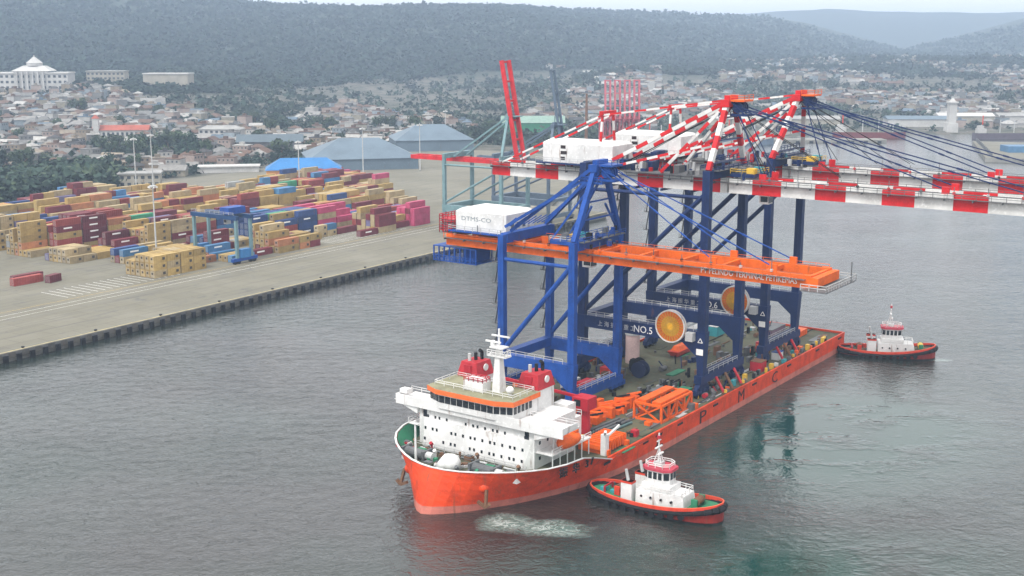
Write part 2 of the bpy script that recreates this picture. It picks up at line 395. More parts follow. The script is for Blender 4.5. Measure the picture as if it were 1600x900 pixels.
for k in range(13):
    if bp is None: bp = single(QUAY, 'mooring_bollard', bo, (0, 0, 0), 'x', 'bollard', 'mooring bollards on the quay edge'); o = bp
    else: o = bp.copy(); COL.objects.link(o)
    o.location = QUAY.world((8 + k * 25, -.9, 2.52)); o['label'] = 'black mooring bollard on the quay edge, %s counted from the near left end' % ordn(k + 1)

# ---- haze: real air between the camera and the far hills
hm = bpy.data.materials.new('haze_air'); hm.use_nodes = True; t = hm.node_tree; t.nodes.clear()
out = t.nodes.new('ShaderNodeOutputMaterial'); pv = t.nodes.new('ShaderNodeVolumePrincipled')
pv.inputs['Color'].default_value = (.59, .76, 1.0, 1); pv.inputs['Density'].default_value = .000178; pv.inputs['Anisotropy'].default_value = .0
t.links.new(pv.outputs[0], out.inputs['Volume'])
mb = MB(); mb.box(-8500, 8500, -500, 11500, -5.5, 290, hm)
hz = wsingle('haze', mb, kind='stuff')

# ================================================================ TOWN, TREES, WAREHOUSES
def leaf_cloud(rs, n, rad, flat=.8, leaf=.9, lobes=5):
    """leaf clumps spread through several lobes of a crown"""
    cs = rs.normal(0, .42, (lobes, 3)) * rad; cs[:, 2] *= flat * .7; V = []; F = []
    for i in range(n):
        c = cs[rs.integers(lobes)]; d = rs.normal(0, 1, 3); d /= np.linalg.norm(d); r = rad * .55 * rs.uniform(.55, 1.05)
        p = c + d * r * np.array([1, 1, flat]); u = rs.normal(0, 1, 3); u /= np.linalg.norm(u); w = np.cross(u, d + .01); w /= np.linalg.norm(w) + 1e-6
        k = leaf * rs.uniform(.6, 1.3); b_ = len(V); V += [p + u * k, p + w * k * .8, p - u * k, p - w * k * .8]; F.append((b_, b_ + 1, b_ + 2, b_ + 3))
    return V, F
def leafmat(name, c0, c1):
    m, t, b = newmat(name); oi = t.nodes.new('ShaderNodeObjectInfo')
    c = mixrgb(t, c0, c1, ramp(t, noise(t, .35, 4), .35, .68))
    t.links.new(mixrgb(t, c, oi.outputs['Color'], 1.0, 'MULTIPLY'), b.inputs['Base Color']); b.inputs['Roughness'].default_value = .8; return m
LEAF = leafmat('leaves', (.018, .038, .016), (.045, .075, .030)); LEAFD = leafmat('dark_leaves', (.009, .030, .019), (.018, .048, .028))
def tree_proto(k, h, rad, mat, flat=.8, palm=False):
    rs = np.random.default_rng(100 + k); e = bpy.data.objects.new('tree', None); COL.objects.link(e)
    tb = MB(); tb.tube((0, 0, 0), (rad * .05, 0, h * .5), h * .035, BROWN, 6, h * .024)
    for i in range(4):
        a = i * 1.6 + k; tb.tube((rad * .05, 0, h * .45), (math.cos(a) * rad * .5, math.sin(a) * rad * .5, h * .72), h * .018, BROWN, 5, h * .008)
    tr = bpy.data.objects.new('trunk', tb.mesh('trunk')); COL.objects.link(tr); tr.parent = e
    V, F = leaf_cloud(rs, 330, rad, flat, rad * .17, 7); V = [np.array(v) + (0, 0, h * .72) for v in V]
    cb = MB(); cb.raw(V, F, mat); cr = bpy.data.objects.new('crown', cb.mesh('crown')); COL.objects.link(cr); cr.parent = e
    return e
protos = [tree_proto(0, 9, 5, LEAF), tree_proto(1, 12, 6, LEAF, .95), tree_proto(2, 7, 5, LEAFD, .7), tree_proto(3, 14, 5, LEAFD, 1.25)]
OCC = []   # (x, y, r) taken ground
def free(x, y, r):
    for a, b_, c in OCC:
        if (x - a) ** 2 + (y - b_) ** 2 < (r + c) ** 2: return False
    return True
def H0(x, y): return float(height(np.array([x]), np.array([y]))[0])
# landmark buildings (world positions, metres)
RROOF = paint('red_tile_roof', (.34, .10, .07), .8, .3, .2, .1); SHED = paint('grey_blue_sheet', (.115, .16, .20), .5, .15, .1, .08)
SHEDB = paint('bright_blue_sheet', (.035, .17, .40), .5, .15, 0, .08); WALLC = paint('cream_wall', (.34, .32, .27), .8, .2, .2, .1); WALLO = paint('orange_wall', (.62, .30, .12), .7, .15, 0, .1)
WALLW = paint('white_wall', (.46, .455, .44), .8, .15, .15, .1); ROOFG2 = paint('grey_roof', (.30, .30, .29), .8, .3, .2, .1); WIN = paint('building_window', (.05, .06, .07), .3, .2)
def building(name, label, cat, x, y, w, d, h, rot, wall, roof, kind='gable', rh=3, wins=(0, 0), z=None, extra=None):
    z = H0(x, y) if z is None else z
    e = bpy.data.objects.new(name, None); COL.objects.link(e); e.location = (x, y, z - .3); e.rotation_euler = (0, 0, rot); tagit(e, label, cat)
    def add(nm, mb_, par=e): o = bpy.data.objects.new(nm, mb_.mesh(nm)); COL.objects.link(o); o.parent = par; return o
    mb = MB(); mb.box(-w / 2, w / 2, -d / 2, d / 2, -8, h, wall); add('wall', mb)
    mb = MB(); ov = .8; W2 = w / 2 + ov; D2_ = d / 2 + ov
    if kind == 'gable':
        mb.raw([(-W2, -D2_, h), (W2, -D2_, h), (W2, D2_, h), (-W2, D2_, h), (-W2, 0, h + rh), (W2, 0, h + rh)], [(0, 1, 5, 4), (2, 3, 4, 5), (1, 2, 5), (3, 0, 4), (3, 2, 1, 0)], roof)
    elif kind == 'hip':
        k = min(W2, D2_) * .8
        mb.raw([(-W2, -D2_, h), (W2, -D2_, h), (W2, D2_, h), (-W2, D2_, h), (-W2 + k, 0, h + rh), (W2 - k, 0, h + rh)], [(0, 1, 5, 4), (2, 3, 4, 5), (1, 2, 5), (3, 0, 4), (3, 2, 1, 0)], roof)
    else: mb.box(-W2, W2, -D2_, D2_, h, h + rh, roof)
    add('roof', mb)
    nx, nz_ = wins
    for j in range(nz_):
        fl = h / nz_
        for i in range(nx):
            cx = -w / 2 + (i + .5) * w / nx; mb = MB(); mb.box(cx - w / nx * .26, cx + w / nx * .26, -d / 2 - .08, -d / 2 + .02, j * fl + fl * .3, j * fl + fl * .75, WIN); add('window', mb)
    if extra: extra(e, add)
    OCC.append((x, y, max(w, d) * .55)); return e
def dome(e, add):
    mb = MB(); mb.box(-19, 19, -14.5, -13, 0, 22, WALLW); mb.raw([(-22, -15.5, 22), (22, -15.5, 22), (22, 15, 22), (-22, 15, 22), (-12, -2, 28), (12, -2, 28), (12, 8, 28), (-12, 8, 28)], [(0, 1, 5, 4), (1, 2, 6, 5), (2, 3, 7, 6), (3, 0, 4, 7), (4, 5, 6, 7)], WALLW); add('portico', mb)
    mb = MB(); mb.tube((0, 3, 28), (0, 3, 31), 9, WALLW, 16); mb.tube((0, 3, 31), (0, 3, 38), 9.6, WALLW, 16, 1.2); mb.tube((0, 3, 38), (0, 3, 40), .8, WALLW, 6); add('dome', mb)
    for i in range(6):
        mb = MB(); x = -15 + i * 6; mb.tube((x, -17, 0), (x, -17, 21.5), .9, WALLW, 8); add('column', mb)
building('domed_hall', 'large white hall with a pointed dome and columns high on the left hillside', 'civic building', -561, 1450, 84, 30, 19, R(4), WALLW, WALLW, 'flat', 1.5, (14, 3), extra=dome)
building('annexe_building', 'long pale building just right of the domed white hall', 'building', -498, 1520, 46, 20, 16, R(2), WALLC, ROOFG2, 'flat', 1.2, (9, 3))
building('hillside_block', 'wide pale flat-roofed block on the hillside right of the annexe', 'building', -412, 1480, 54, 24, 17, R(-3), WALLC, WALLW, 'flat', 1.2, (0, 0))
def church(e, add):
    mb = MB(); mb.box(-22, -17, -9, -4, 0, 17, WALLW); mb.taper((-19.5, -6.5, 17), (6, 6), (-19.5, -6.5, 20), (1, 1), RROOF); add('tower', mb)
building('red_roofed_church', 'white long building with red roof and small tower behind the dark trees', 'building', -332, 1040, 46, 14, 7, R(6), WALLW, RROOF, 'gable', 4, (12, 1), extra=church)
building('villa', 'white two-storey building with pillars between church and blue-roofed warehouse', 'building', -248, 1045, 36, 14, 9, R(-5), WALLW, ROOFG2, 'hip', 3, (8, 2))
building('grey_warehouse', 'big warehouse with a wide grey-blue pitched roof behind the container stacks', 'warehouse', -107, 852, 74, 58, 8, R(14), SHED, SHED, 'hip', 12)
building('blue_roofed_warehouse', 'warehouse with bright blue roof and orange wall behind the container stacks', 'warehouse', -131, 765, 46, 22, 8, R(10), WALLO, SHEDB, 'hip', 6.5)
building('long_warehouse', 'long grey-blue warehouse behind the raised red crane booms', 'warehouse', -66, 990, 62, 50, 9, R(12), SHED, SHED, 'hip', 11)
building('dark_shed', 'dark grey shed left of the wide grey-blue warehouse roof', 'warehouse', -190, 960, 50, 26, 8, R(8), GREY, paint('dark_sheet', (.09, .12, .14), .6, .2), 'gable', 5)
building('office_block', 'pale office block beside the floodlight masts at the left yard edge', 'building', -225, 735, 24, 12, 8, R(10), WALLC, ROOFG2, 'flat', .8, (6, 2))
building('gate_canopy', 'white flat canopy building at the back of the container yard', 'building', -190, 815, 40, 12, 4, R(10), WALLW, WALLW, 'flat', .7)
building('sage_roof_hall', 'grey-green long hall behind the blue crane apex', 'warehouse', 20, 1180, 60, 26, 9, R(0), GREENP, paint('sage_sheet', (.20, .30, .25), .6, .2), 'gable', 6)
for i, (x, y, w, h, rf, lb) in enumerate(((300, 1260, 70, 7, ROOFG2, 'long grey shed on the far shore left of the white tower'), (410, 1245, 60, 8, SHED, 'grey-blue shed on the far shore behind the white tower'),
        (470, 1275, 56, 9, WALLW, 'white shed on the far shore right of the white tower'), (540, 1290, 60, 8, ROOFG2, 'grey-roofed shed at the far right of the far shore'), (230, 1270, 50, 7, WALLW, 'pale low shed on the far shore beyond the long pier'))):
    building('shore_shed', lb, 'shed', x, y, w, 22, h, R(-3), WALLW if i % 2 else WALLC, rf, 'gable', 3)
mb = MB(); mb.taper((0, 0, -3), (11, 11), (0, 0, 8), (10, 10), WALLW); mb.box(-3.5, 3.5, -3.5, 3.5, 8, 27, WALLW); mb.box(-4.5, 4.5, -4.5, 4.5, 27, 28.5, WALLW); mb.taper((0, 0, 28.5), (5, 5), (0, 0, 32), (1, 1), WALLW)
wsingle('harbour_tower', mb, 'tall white square tower standing on the far shore at right', 'tower', loc=(424, 1182, 2)); OCC.append((424, 1182, 14))
# long pier and right hand jetty in the basin
mb = MB(); mb.box(110, 330, 1075, 1092, -3, 2.6, CONC); [mb.box(118 + i * 12, 121 + i * 12, 1073.5, 1075, -3, 1.5, BLACK) for i in range(18)]
wsingle('long_pier', mb, 'long low concrete pier lying before the far shore', 'pier')
mb = MB(); mb.ngon_prism([(352, 905), (470, 860), (560, 985), (398, 1055)], -3, 3.2, CONC, YARD); mb.box(385, 430, 945, 962, 3.2, 8, paint('jetty_blue', (.07, .17, .30), .5, .2)); mb.box(440, 475, 930, 950, 3.2, 9, ROOFG2)
for i in range(12): mb.box(360 + i * 3.5, 361 + i * 3.5, 915 + i * 12, 917 + i * 12, 3.2, 6, GREY)
wsingle('right_jetty', mb, 'grey concrete jetty with sheds entering the basin from the right', 'jetty')

# house builder: a few shapes, coloured per object
WOBJ = objcol('house_wall', .8)
def wallroof(k, w, d, h, rh):
    wb = MB(); wb.box(-w / 2, w / 2, -d / 2, d / 2, -5, h, WOBJ)
    for i in range(int(w / 3)):
        x = -w / 2 + 1.6 + i * 3; wb.box(x - .55, x + .55, -d / 2 - .05, -d / 2 + .01, h - 2.2, h - .9, WIN)
    rb = MB(); a, b_ = w / 2 + .7, d / 2 + .7
    if k % 4 == 3: rb.box(-a + .5, a - .5, -b_ + .5, b_ - .5, h, h + .5, WOBJ); rb.box(-a * .3, a * .2, -1.5, 2, h + .5, h + 2.6, WOBJ)
    else:
        kk = 0 if k % 4 < 2 else min(a, b_) * .8
        rb.raw([(-a, -b_, h), (a, -b_, h), (a, b_, h), (-a, b_, h), (-a + kk, 0, h + rh), (a - kk, 0, h + rh)], [(0, 1, 5, 4), (2, 3, 4, 5), (1, 2, 5), (3, 0, 4), (3, 2, 1, 0)], WOBJ)
    return wb, rb
HK = [wallroof(k, *q) for k, q in enumerate(((11, 8, 3.6, 2.4), (14, 9, 4.2, 3), (9, 9, 6.4, 2.2), (12, 9, 7.0, 1), (17, 9, 4.0, 3.2), (8, 7, 3.4, 2.2), (13, 11, 3.8, 3.4), (10, 10, 9.5, 1)))]
HM = [(a.mesh('wall'), b_.mesh('roof')) for a, b_ in HK]
WC = [('cream', (.27, .25, .20)), ('white', (.36, .355, .34)), ('grey', (.17, .17, .165)), ('pale pink', (.32, .26, .23)), ('tan', (.24, .20, .15)), ('pale blue', (.24, .28, .31))]
RC = [('rust-brown', (.13, .085, .065)), ('grey', (.16, .16, .155)), ('pale grey', (.24, .235, .225)), ('dark', (.06, .06, .06)), ('tile-red', (.13, .085, .065)), ('dull blue', (.11, .15, .19)), ('white', (.36, .355, .34)), ('sand', (.22, .19, .15))]
RW = [.20, .22, .18, .10, .08, .03, .12, .07]
hr = np.random.default_rng(11)
def in_town(a, D):
    if a < -.07:
        lim = np.interp(a, [-.5, -.36, -.27, -.2, -.13, -.07], [1620, 1500, 1280, 1120, 1500, 1250])
        return 770 < D < lim
    if a < .03: return 1200 < D < 1650
    if a < .12: return 1150 < D < 2300
    if a < .17: return 1400 < D < 1800
    return 1230 < D < 2700
cand = []
tries = 0
while len(cand) < 2300 and tries < 60000:
    tries += 1
    a = hr.uniform(-.47, .47); D = 1 / hr.uniform(1 / 2700, 1 / 770)
    if not in_town(a, D): continue
    x, y = a * D, D
    dq = (x + 144.4) * QN[0] + (y - 332) * QN[1]; sq = (x + 144.4) * QD[0] + (y - 332) * QD[1]
    if dq > -318 and sq < 640: continue
    if -450 < x < -225 and 640 < y < 835 and a < -.325: continue
    # clustered: streets and gaps
    dens = float(fbm(np.array([x / 60.]), np.array([y / 90.]), 31)[0])
    if dens < -.15 - (.6 if a < -.2 and D < 1300 else 0): continue
    if a > .17 and D > 1500 and dens < .12: continue
    if -.12 < a < .05 and D > 1250 and dens < .0: continue
    k = int(hr.integers(8)); r = 6.2
    if not free(x, y, r): continue
    OCC.append((x, y, r)); cand.append((D, x, y, k, int(hr.integers(6)), int(hr.choice(8, p=RW)), hr.uniform(-.5, .5) + (1.57 if hr.random() < .4 else 0)))
cand.sort(); near = cand[:300]; far = cand[300:]
near.sort(key=lambda c: (int((c[0] - 700) // 40), c[1] / c[2]))
cnt = {}; rowi = sorted(set(int((c[0] - 700) // 40) for c in near))
for D, x, y, k, wc, rc, rot in near:
    row = rowi.index(int((D - 700) // 40)) + 1; cnt[row] = cnt.get(row, 0) + 1
    e = bpy.data.objects.new('house', None); COL.objects.link(e); e.location = (x, y, H0(x, y)); e.rotation_euler = (0, 0, rot)
    tagit(e, '%s house with %s roof, %s from left in town row %d' % (WC[wc][0], RC[rc][0], ordn(cnt[row]), row), 'house', 'houses of the town behind the port')
    for nm, me_, c in (('wall', HM[k][0], WC[wc][1]), ('roof', HM[k][1], RC[rc][1])):
        o = bpy.data.objects.new(nm, me_); COL.objects.link(o); o.parent = e; j = hr.uniform(.85, 1.12); o.color = (*[min(1, q_ * j) for q_ in c], 1)
WM = [paint('town_wall_' + n_.replace(' ', '_').replace('-', '_'), c, .8, .2, .1) for n_, c in WC]; RM = [paint('town_roof_' + n_.replace(' ', '_').replace('-', '_'), c, .8, .25, .1) for n_, c in RC]
mb = MB()
for D, x, y, k, wc, rc, rot in far:
    M = Matrix.Translation((x, y, H0(x, y))) @ Matrix.Rotation(rot, 4, 'Z')
    for src, mt in ((HK[k][0], WM[wc]), (HK[k][1], RM[rc])):
        nv = 8 if src is HK[k][0] else len(src.v); fs = [f for f in src.f if max(f) < nv]
        mb.raw([tuple(M @ Vector(v)) for v in src.v[:nv]], fs, mt)
wsingle('distant_houses', mb, 'hundreds of small distant houses spread over the town and hillsides', 'houses', kind='stuff')

# mangrove belt at the left of the yard, forest on the hills, scrub between houses
def blobs(pts, sizes, mats, seed, per=9, name='forest', label='', cat='forest', leaf=1.0):
    rs = np.random.default_rng(seed); V = []; F = []; MI = []; n0 = 0
    for i, (p, s_) in enumerate(zip(pts, sizes)):
        c = rs.normal(0, .42, (per, 3)) * s_ * np.array([1, 1, .55]) + np.array([0, 0, s_ * .45])
        u = rs.normal(0, 1, (per, 3)); u[:, 2] *= .5; u /= np.linalg.norm(u, axis=1)[:, None]
        nrm = np.array([0, -.5, 1]) + rs.normal(0, .55, (per, 3)); w = np.cross(u, nrm); w /= np.linalg.norm(w, axis=1)[:, None] + 1e-6
        k = s_ * leaf * rs.uniform(.25, .5, (per, 1)); q_ = np.stack([c + u * k, c + w * k, c - u * k, c - w * k], 1) + np.array(p)
        V.append(q_.reshape(-1, 3)); F.append((n0 + np.arange(per * 4)).reshape(per, 4)); n0 += per * 4; MI += [int(rs.integers(len(mats)))] * per
    me = bpy.data.meshes.new(name); me.from_pydata(np.concatenate(V).tolist(), [], np.concatenate(F).tolist())
    for m_ in mats: me.materials.append(m_)
    me.polygons.foreach_set('material_index', MI)
    o = bpy.data.objects.new(name, me); COL.objects.link(o); tagit(o, label, cat, None, 'stuff'); return o
FOR = [paint('canopy_%s' % n_, c, .9, .3, 0, .08) for n_, c in (('dark', (.013, .026, .018)), ('mid', (.017, .032, .020)), ('light', (.030, .045, .026)), ('olive', (.022, .033, .021)))]
rs = np.random.default_rng(5); P = []; S = []
while len(P) < 26000:
    a = rs.uniform(-.46, .46, 4000); D = 1 / rs.uniform(1 / 4300, 1 / 1150, 4000); x = a * D; y = D; z = height(x, y)
    nn = fbm(x / 200, y / 200, 44)
    ok = (z > 30 + 12 * nn) & (D > 1300)
    for i in np.where(ok)[0]:
        if len(P) < 26000: P.append((x[i], y[i], z[i] - 2)); S.append(rs.uniform(7, 12) * (D[i] / 2300) ** .5)
blobs(P, S, [FOR[0], FOR[0], FOR[1], FOR[1], FOR[3]], 6, 7, 'hill_forest', 'dense green forest covering the hazy hills', 'forest')
P = []; S = []
while len(P) < 4200:
    a = rs.uniform(-.46, .46); D = 1 / rs.uniform(1 / 2600, 1 / 760); x = a * D; y = D
    dq = (x + 144.4) * QN[0] + (y - 332) * QN[1]; sq = (x + 144.4) * QD[0] + (y - 332) * QD[1]
    if (dq > -312 and sq < 640) or not free(x, y, 1): continue
    z = H0(x, y)
    if z < 1.8: continue
    nn = float(fbm(np.array([x / 130]), np.array([y / 130]), 77)[0])
    if nn < -.25 and rs.random() < .7: continue
    P.append((x, y, z - 1)); S.append(rs.uniform(5, 10) * (D / 1300) ** .5)
blobs(P, S, FOR[:3] + [LEAFD], 8, 20, 'town_greenery', 'green trees and scrub filling the gaps between the houses', 'greenery', .6)
P = []; S = []
for i in range(900):
    sq = rs.uniform(120, 300); dq = -296 - rs.uniform(0, 1) * np.interp(sq, [120, 240, 300, 318], [50, 55, 48, 30]) - max(0, sq - 265) * .9
    x, y = qw(sq, dq); P.append((x, y, 2)); S.append(rs.uniform(9, 14))
blobs(P, S, [LEAFD, FOR[0], LEAFD, LEAF], 9, 85, 'mangrove_wood', 'dense dark green wood behind the left end of the container yard', 'wood', .38)
# single trees one can tell apart, around warehouses and church
tc_ = 0; spots = []
TR = np.random.default_rng(23)
while len(spots) < 84:
    a = TR.uniform(-.43, .0); D = TR.uniform(790, 1230); x = a * D; y = D
    dq = (x + 144.4) * QN[0] + (y - 332) * QN[1]; sq = (x + 144.4) * QD[0] + (y - 332) * QD[1]
    if dq > -318 and sq < 640: continue
    if not free(x, y, 3.0): continue
    OCC.append((x, y, 3)); spots.append((x, y))
spots.sort(key=lambda p: p[0] / p[1])
KL = ['round bushy green tree', 'tall green broad tree', 'low dark green tree', 'tall narrow dark tree']
for i, (x, y) in enumerate(spots):
    k = int(TR.integers(4)); o = copy_tree(protos[k]); o.location = (x, y, H0(x, y)); o.rotation_euler = (0, 0, TR.uniform(0, 6)); s_ = TR.uniform(.8, 1.3); o.scale = (s_, s_, s_)
    j = TR.uniform(.7, 1.25)
    for ch in o.children: ch.color = (j, j, j * .9, 1)
    tagit(o, '%s among the town houses, %s single tree from the left' % (KL[k], ordn(i + 1)), 'tree', 'single trees between the houses')
for p in protos:
    for ch in list(p.children): bpy.data.objects.remove(ch)
    bpy.data.objects.remove(p)

# floodlight masts
def mast(x, y, h, label, z=2.5):
    e = bpy.data.objects.new('floodlight_mast', None); COL.objects.link(e); e.location = (x, y, z); tagit(e, label, 'light mast', 'floodlight masts of the port')
    mb = MB(); mb.box(-.6, .6, -.6, .6, 0, .5, CONC); mb.tube((0, 0, .4), (0, 0, h), .42, LGREY, 8, .2); o = bpy.data.objects.new('pole', mb.mesh('pole')); COL.objects.link(o); o.parent = e
    mb = MB(); mb.tube((0, 0, h - 1.2), (0, 0, h - .9), 1.5, LGREY, 12); o = bpy.data.objects.new('head_ring', mb.mesh('head_ring')); COL.objects.link(o); o.parent = e
    for i in range(6):
        a = i * math.pi / 3; mb = MB(); mb.box(-.35, .35, -.2, .2, -.3, .3, WHITE); q_ = bpy.data.objects.new('floodlight', mb.mesh('floodlight')); COL.objects.link(q_); q_.parent = o
        q_.location = (math.cos(a) * 1.6, math.sin(a) * 1.6, h - 1.5); q_.rotation_euler = (0, 0, a)
mast(-214, 690, 33, 'left one of two floodlight masts beside the pale office block'); mast(-209, 706, 34, 'right one of two floodlight masts beside the pale office block')
mast(-143, 482, 31, 'tall floodlight mast rising among the front container rows'); mast(-128, 730, 28, 'floodlight mast before the bright blue warehouse roof')
mast(-98, 800, 31, 'floodlight mast before the wide grey-blue warehouse'); mast(-62, 820, 32, 'floodlight mast left of the raised red crane booms'); mast(-55, 1010, 30, 'far floodlight mast before the long grey-blue warehouse')

# ================================================================ CONTAINER YARD
COBJ = objcol('container_steel', .55)
def container_mb(L, mat, dark=BLACK, logo=True, band=False):
    mb = MB(); w, h = 2.44, 2.75; n = int(L / .55)
    for y, sgn in ((-w / 2 + .05, -1), (w / 2 - .05, 1)):     # corrugated long sides
        vs = []; 
        for i in range(n + 1):
            x = -L / 2 + .15 + i * (L - .3) / n; yy = y + sgn * (.045 if i % 2 else -.03); vs += [(x, yy, .12), (x, yy, h - .12)]
        mb.raw(vs, [((2 * i, 2 * i + 2, 2 * i + 3, 2 * i + 1) if sgn < 0 else (2 * i + 1, 2 * i + 3, 2 * i + 2, 2 * i)) for i in range(n)], mat)
    mb.box(-L / 2 + .06, L / 2 - .06, -w / 2 + .08, w / 2 - .08, .1, h - .06, mat)
    for x in (-L / 2, L / 2 - .18):
        for y in (-w / 2, w / 2 - .18): mb.box(x, x + .18, y, y + .18, 0, h, mat)
    for y in (-w / 2 + .002, w / 2 - .142):
        mb.box(-L / 2 + .18, L / 2 - .18, y, y + .14, 0, .13, mat); mb.box(-L / 2 + .18, L / 2 - .18, y, y + .14, h - .13, h - .002, mat)
    for x in (-.75, -.25, .25, .75): mb.box(-L / 2 - .03, -L / 2 + .05, x - .03, x + .03, .2, h - .2, LGREY)      # door bars
    if band:
        for sg in (-1, 1): mb.box(-L * .22, L * .12, sg * 1.235 - .02, sg * 1.235 + .02, 1.35, 1.95, LETW)
    return mb
LOGO = paint('container_mark', (.07, .06, .05), .6, .1)
def add_mark(mb, L):
    for sg in (-1, 1):
        mb.box(L * .16, L * .16 + 1.2, sg * 1.27 - .02, sg * 1.27 + .02, .95, 1.95, LOGO)
    mb.box(-L / 2 - .06, -L / 2 - .03, -.42, .42, 1.3, 2.1, LOGO); return mb
m40 = container_mb(12.19, COBJ).mesh('container'); m40b = container_mb(12.19, COBJ, band=True).mesh('container'); m40l = add_mark(container_mb(12.19, COBJ), 12.19).mesh('container'); m20 = add_mark(container_mb(6.06, COBJ), 6.06).mesh('container'); m20p = container_mb(6.06, COBJ).mesh('container')
PAL = [('yellow', (.40, .28, .10)), ('sand-yellow', (.38, .30, .17)), ('orange', (.42, .18, .08)), ('maroon', (.16, .028, .036)), ('brick-red', (.26, .05, .04)), ('pink', (.44, .065, .14)),
       ('navy', (.035, .07, .20)), ('blue', (.07, .20, .38)), ('grey', (.33, .35, .36)), ('green', (.05, .28, .15)), ('slate-violet', (.17, .15, .27))]
cr_ = np.random.default_rng(17)
allc = []
def zone(blk, s):   # colour mix drifts across the yard as in a real terminal
    u = math.sin(s * .045 + blk * 1.7) + .6 * math.sin(s * .11 + blk * 2.9)
    if blk <= 1 and s > 205: return [.18, .12, .08, .18, .10, .20, .03, .02, .02, .0, .07]
    if blk in (1, 2) and 150 < s < 215: return [.20, .10, .06, .12, .08, .0, .20, .16, .03, .02, .05]
    if blk >= 5 and s > 320: return [.24, .20, .10, .14, .08, .14, .03, .02, .02, .0, .03]
    if blk >= 3 and s < 290 and u < 1.0: return [.38, .28, .11, .08, .05, .0, .02, .02, .02, .03, .01]
    if u > .6: return [.14, .10, .08, .24, .16, .04, .10, .07, .04, .02, .02]
    return [.36, .26, .12, .09, .06, .02, .02, .03, .02, .01, .01]
for blk in range(8):
    tfront = -52.5 - blk * 25.5
    smin = 99 if blk == 0 else (112 if blk == 1 else (100 if blk < 5 else 70)); smax = 274 + (-52 - tfront) * .80
    if blk == 7: smax = 225
    slot = int((smax - smin) / 12.9)
    for i in range(slot):
        s_ = smin + i * 12.9
        base = 2.7 + 1.1 * math.sin(s_ * .06 + blk * 2.1) + (.5 if blk in (3, 4) else 0) - (.9 if blk >= 5 and s_ > 215 else 0)
        if blk == 0: base = {0: 3, 1: 3, 2: .2, 3: 1.5, 4: 0, 5: 3, 6: 1.6, 7: 0, 8: 0, 9: 0, 10: 3.4, 11: 1, 12: 3.5, 13: 3.2}.get(i, 2.5)
        if blk == 1: base = {0: 1.4, 1: 1.4, 2: .5, 3: 1.6, 4: 2.2}.get(i, max(base, 1.5))
        pz = zone(blk, s_); dom = int(cr_.choice(11, p=np.array(pz) / sum(pz)))
        if blk == 0 and i in (0, 1, 5): dom = 0
        twenty = cr_.random() < (.9 if (blk == 0 and i in (0, 1)) else .22)
        for r in range(6):
            hgt = int(round(base + cr_.normal(0, .75))); hgt = max(0, min(5 if blk > 2 else 4, hgt))
            if blk == 0 and i in (0, 1): hgt = 3 if r > 1 or i == 1 else 2
            for hf in ((-1, 1) if twenty else (0,)):
                for k in range(hgt):
                    c = dom if cr_.random() < .55 else int(cr_.choice(11, p=np.array(pz) / sum(pz)))
                    if blk == 0 and i in (0, 1): c = 0 if cr_.random() < .8 else 1
                    tt = tfront - (5 - r) * 2.75 - 1.3
                    allc.append(dict(b=blk, i=i, r=5 - r, k=k, s=s_ + 6.2 + hf * 3.14, t=tt + cr_.uniform(-.06, .06), z=2.51 + k * 2.77, c=c, L=20 if twenty else 40, hf=hf))
occ = {(c['b'], c['i'], c['r'], c['k'], c['hf']) for c in allc} | {(c['b'], c['i'], c['r'], c['k'], 0) for c in allc}
def seen(c):
    b_, i, r, k = c['b'], c['i'], c['r'], c['k']
    if (b_, i, r, k + 1, c['hf']) not in occ: return True
    if r == 0 or (b_, i, r - 1, k, 0) not in occ: return True
    return (b_, i - 1, r, k, 0) not in occ
loose = [dict(b=-1, i=0, r=0, k=0, s=67, t=-84, z=2.51, c=4, L=40, hf=0), dict(b=-1, i=1, r=0, k=0, s=74.5, t=-79, z=2.51, c=3, L=20, hf=0), dict(b=-1, i=2, r=0, k=0, s=62, t=-108, z=2.51, c=4, L=40, hf=0), dict(b=-1, i=3, r=0, k=0, s=70, t=-88.2, z=2.51, c=3, L=40, hf=0)]
LL = ['single brick-red container on open ground at the left of the yard', 'short maroon container beside a brick-red one on open ground at left', 'brick-red container alone at the left picture edge', 'maroon container lying just behind the lone brick-red container at left']
for c in allc:
    w_ = QUAY.world((c['s'], c['t'], 0)); c['d'] = math.hypot(w_.x, w_.y); c['a'] = w_.x / w_.y
vis = sorted([c for c in allc if seen(c) and c['a'] > -.44], key=lambda c: c['d']); vs_ = vis[:296]; rest = [c for c in allc if not any(c is q_ for q_ in vs_)]
TIER = ['bottom', 'second', 'third', 'fourth', 'fifth']
def put(c, label):
    me_ = (m20 if c['c'] < 3 else m20p) if c['L'] == 20 else (m40l if c['c'] < 3 else (m40b if c['c'] in (6, 7, 3, 9) else m40))
    o = bpy.data.objects.new('shipping_container', me_); COL.objects.link(o); o.location = QUAY.world((c['s'], c['t'], c['z'])); o.rotation_euler = (0, 0, QUAY.phi + (.25 if c['b'] < 0 and c['i'] == 1 else 0))
    j = cr_.uniform(.68, 1.2); o.color = (*[min(1, x * j) for x in PAL[c['c']][1]], 1); tagit(o, label, 'container', 'containers stacked in the yard')
for c, l in zip(loose, LL): put(c, l)
BN = ['front', 'second', 'third', 'fourth']
for c in vs_:
    half = {0: '', -1: ' near half', 1: ' far half'}[c['hf']]
    put(c, '%s container, %s block, bay %d from left%s, row %d from quay, %s tier' % (PAL[c['c']][0], BN[min(3, c['b'])], c['i'] + 1, half, c['r'] + 1, TIER[c['k']]))
mb = MB(); PM = [paint('stack_' + n_.replace('-', '_'), col, .6, .3, .3, .3) for n_, col in PAL]
